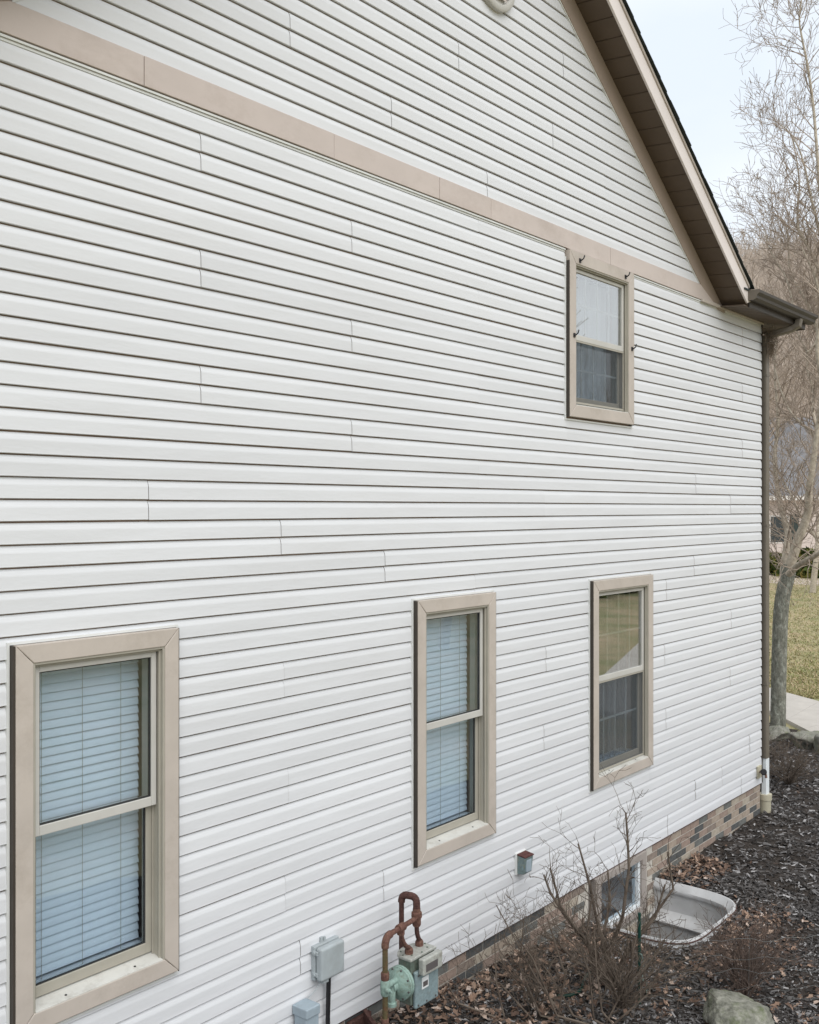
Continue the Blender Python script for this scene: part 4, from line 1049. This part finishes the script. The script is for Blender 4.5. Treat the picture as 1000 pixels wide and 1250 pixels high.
def make_tree(seed, h, r, depth=5, up=.12, spread=.62):
    rn = np.random.default_rng(seed); segs = []
    branch(segs, (0,0,-.2), (rn.normal(0,.05), rn.normal(0,.05), 1), h*.34, r, depth, rn, up, spread, 5, (3, 4), max(.004, h*.0006), .70, .16, .62)
    s = np.array(segs); big = (s[:, 6] > r*.34); return s[big], s[~big]
protos = []
for i in range(5):
    a_, b_ = make_tree(100+i, 13 + 1.2*i, .2, 5)
    protos.append((tubes_mesh('trunk', a_, 8), tubes_mesh('crown', b_, 3)))
    protos[-1][0].materials.append(M['bark2']); protos[-1][1].materials.append(M['twig'])
def put_tree(k, pos, s, rz, label, group=None):
    root = empty('bare_tree', pos); root.scale = (s, s, s); root.rotation_euler = (0, 0, rz); tag(root, label, 'tree', group)
    for nm, me in zip(('trunk', 'crown'), protos[k]):
        o = bpy.data.objects.new(nm, me); COL.objects.link(o); o.parent = root
def on_ray(x, t):
    p = RP(x, HY, t); return (p.x, p.y, float(gz(p.x, p.y)))
g_ = 'bare trees beyond the lawn'
for k, x, t, s, rz, lb in ((0, 884, 44, 1.0, .3, 'bare tree rising just above the roof rake, left of the others'), (1, 936, 52, .95, 1.9, 'slender bare tree whose crown shows right above the gutter'), (2, 992, 40, .62, 4.1, 'bare tree standing between the yard tree and the far house'),
        (3, 1028, 42, 1.0, 2.2, 'bare tree at the right edge of the picture'), (4, 912, 60, .9, 5.2, 'distant bare tree showing between the rake and the gutter end')):
    put_tree(k, on_ray(x, t), s, rz, lb, g_)
put_tree(2, (20.5, -11.4, float(gz(20.5, -11.4))), .8, .7, 'bare tree mirrored in the upper pane of the middle window', 'bare trees seen only as reflections')
put_tree(4, (33, -16, float(gz(33, -16))), 1., 2.7, 'bare tree mirrored in the upper pane of the farthest ground floor window', 'bare trees seen only as reflections')

# wood on the hillside: one mass
rn = np.random.default_rng(5); parts = []
fp_ = []
for i in range(4):
    segs = []; branch(segs, (0,0,-.5), (0,0,1), 5.6, .17, 4, rn, .14, .62, 4, (3, 4), .022, .70, .16, .6); fp_.append(np.array(segs))
def add_far(x, y, s):
    q = fp_[rn.integers(4)].copy(); a = rn.uniform(0, 6.28); c_, s_ = math.cos(a), math.sin(a); rot = np.array([[c_, s_, 0], [-s_, c_, 0], [0, 0, 1]])
    o = np.array([x, y, float(gz(x, y))]); q[:, :3] = q[:, :3] @ rot * s + o; q[:, 3:6] = q[:, 3:6] @ rot * s + o; q[:, 6:] *= s; parts.append(q)
for _ in range(300):
    x = rn.uniform(868, 1040); t = 72 + 120*rn.uniform(0, 1)**.8; p = RP(x, HY, t); add_far(p.x, p.y, rn.uniform(.75, 1.2))
for _ in range(90):                                     # the wood goes on round the lawn behind the camera
    a = rn.uniform(-1.0, .15); r_ = rn.uniform(60, 130); add_far(r_*math.cos(a), r_*math.sin(a)-6, rn.uniform(.8, 1.15))
allseg = np.concatenate(parts)
fo = link('far_wood', tubes_mesh('far_wood', allseg, 3), M['far_twig']); tag(fo, 'pale leafless wood covering the hillside behind the houses', 'wood', kind='stuff')

# ------------------------------------------------------------------ neighbouring house across the lawn
hp = RP(1000, HY, 58); hz = float(gz(hp.x, hp.y)) - .1
nh = empty('neighbour_house', (hp.x, hp.y, hz)); tag(nh, 'far cream house with grey shingle roof seen through the tree branches', 'house')
nh.rotation_euler = (0, 0, math.radians(-56))
def nput(mb, name, m, par=nh):
    o = mb.build(name, m); o.parent = par; return o
nput(MB().box(-7, 9, 0, 8, -1, 3.75), 'wall', M['far_wall'])
nr = nput(MB().prism([(0,-.6,3.72),(0,8.6,3.72),(0,4,8.6)], (-7.5,0,0), (9.5,0,0)), 'roof', M['far_roof'])
nput(MB().box(-7.52, 9.52, -.66, -.601, 3.55, 3.80), 'fascia', M['far_trim'])
nput(MB().box(-7.3, 9.3, -.6, -.002, 3.66, 3.70), 'soffit', M['far_trim'])
for x in (-5.2, -2.2, 2.8, 6.2):
    w_ = nput(MB().box(x-.55, x+.55, -.03, .05, 1.1, 2.7), 'window', M['far_trim'])
    o = nput(MB().box(x-.47, x+.47, -.045, -.031, 1.18, 2.62), 'pane', M['far_window'], w_)
    for s_ in (-1, 1): nput(MB().box(x+s_*.85-.24, x+s_*.85+.24, -.04, -.001, 1.05, 2.75), 'shutter', M['shutter'])
dr_ = nput(MB().box(-.1, .95, -.03, .05, .2, 2.4), 'door', M['far_trim']); nput(MB().lathe((.85,-.03,1.2),(0,-1,0),[(0,.05),(.06,.05)],8), 'handle', M['shutter'], dr_)
def bush(x, y, r, h, seed, label):
    rn2 = np.random.default_rng(seed); z = float(gz(x, y)); n = 1600; V = []
    d = rn2.normal(0, 1, (n, 3)); d /= np.linalg.norm(d, axis=1, keepdims=True); d[:, 2] = np.abs(d[:, 2]); rr = rn2.uniform(.55, 1.05, (n, 1))**.6*(1+.25*np.sin(d[:, :1]*5+seed))
    c = d*rr*np.array([r, r, h]) + np.array([x, y, z]); a = rn2.normal(0, 1, (n, 3))*.085*r; b_ = rn2.normal(0, 1, (n, 3))*.085*r
    V = np.stack([c-a, c-b_, c+a, c+b_], 1).reshape(-1, 3); Fq = np.arange(4*n).reshape(-1, 4)
    root = empty('bush', (x, y, z)); tag(root, label, 'bush', 'bushes around the lawn')
    link('foliage', quad_mesh('foliage', V, Fq), M['bush'], root)
    link('stems', tubes_mesh('stems', [(x, y, z-.1, x+.4*r*math.cos(k), y+.4*r*math.sin(k), z+h*.7, .03, .01) for k in range(6)], 5), M['twig'], root)
p = on_ray(986, 47); bush(p[0], p[1], 1.1, 1.1, 3, 'yellow green evergreen bush at the right, before the far house')
p = on_ray(946, 49); bush(p[0], p[1], .9, .8, 6, 'small rusty green bush next to the downspout, before the far house')

for k_, (bx_, by_) in enumerate(((37, -17.5), (41, -16.2), (34, -18.8))):
    bush(bx_, by_, 2.2, 2.6, 30+k_, ['evergreen bush across the lawn, mirrored in the farthest ground floor window', 'evergreen bush behind the drive, mirrored high in the farthest window', 'evergreen bush by the far lawn, mirrored at the left of the farthest window'][k_])
# grass blades over the visible lawn
rn = np.random.default_rng(9); n = 14000
t = 19 + 30*rn.uniform(0, 1, n)**1.5; x = rn.uniform(938, 1012, n); u = (x-500)/FPX
gx_ = t*(CT+ST*u); gy_ = -D + t*(ST-CT*u)
wl = [tuple(q) for q in walk_far] + [tuple(q) for q in walk_near[::-1]]
ok = np.array([not in_poly(a, b, wl) and not in_poly(a, b, BED) for a, b in zip(gx_, gy_)]); gx_, gy_ = gx_[ok], gy_[ok]; n = len(gx_)
zz = gz(gx_, gy_) - .03; a = rn.uniform(0, 6.28, n); h = rn.uniform(.02, .06, n); w = rn.uniform(.008, .02, n)
ox, oy = np.cos(a)*w, np.sin(a)*w; lx, ly = rn.normal(0, .04, n), rn.normal(0, .04, n)
V = np.stack([np.stack([gx_-ox, gy_-oy, zz], 1), np.stack([gx_+ox, gy_+oy, zz], 1), np.stack([gx_+lx, gy_+ly, zz+h], 1)], 1).reshape(-1, 3)
tag(link('lawn_grass', quad_mesh('lawn_grass', V, np.arange(3*n).reshape(-1, 3)), M['grass']), 'short yellow green winter grass beyond the walk', 'grass', kind='stuff')
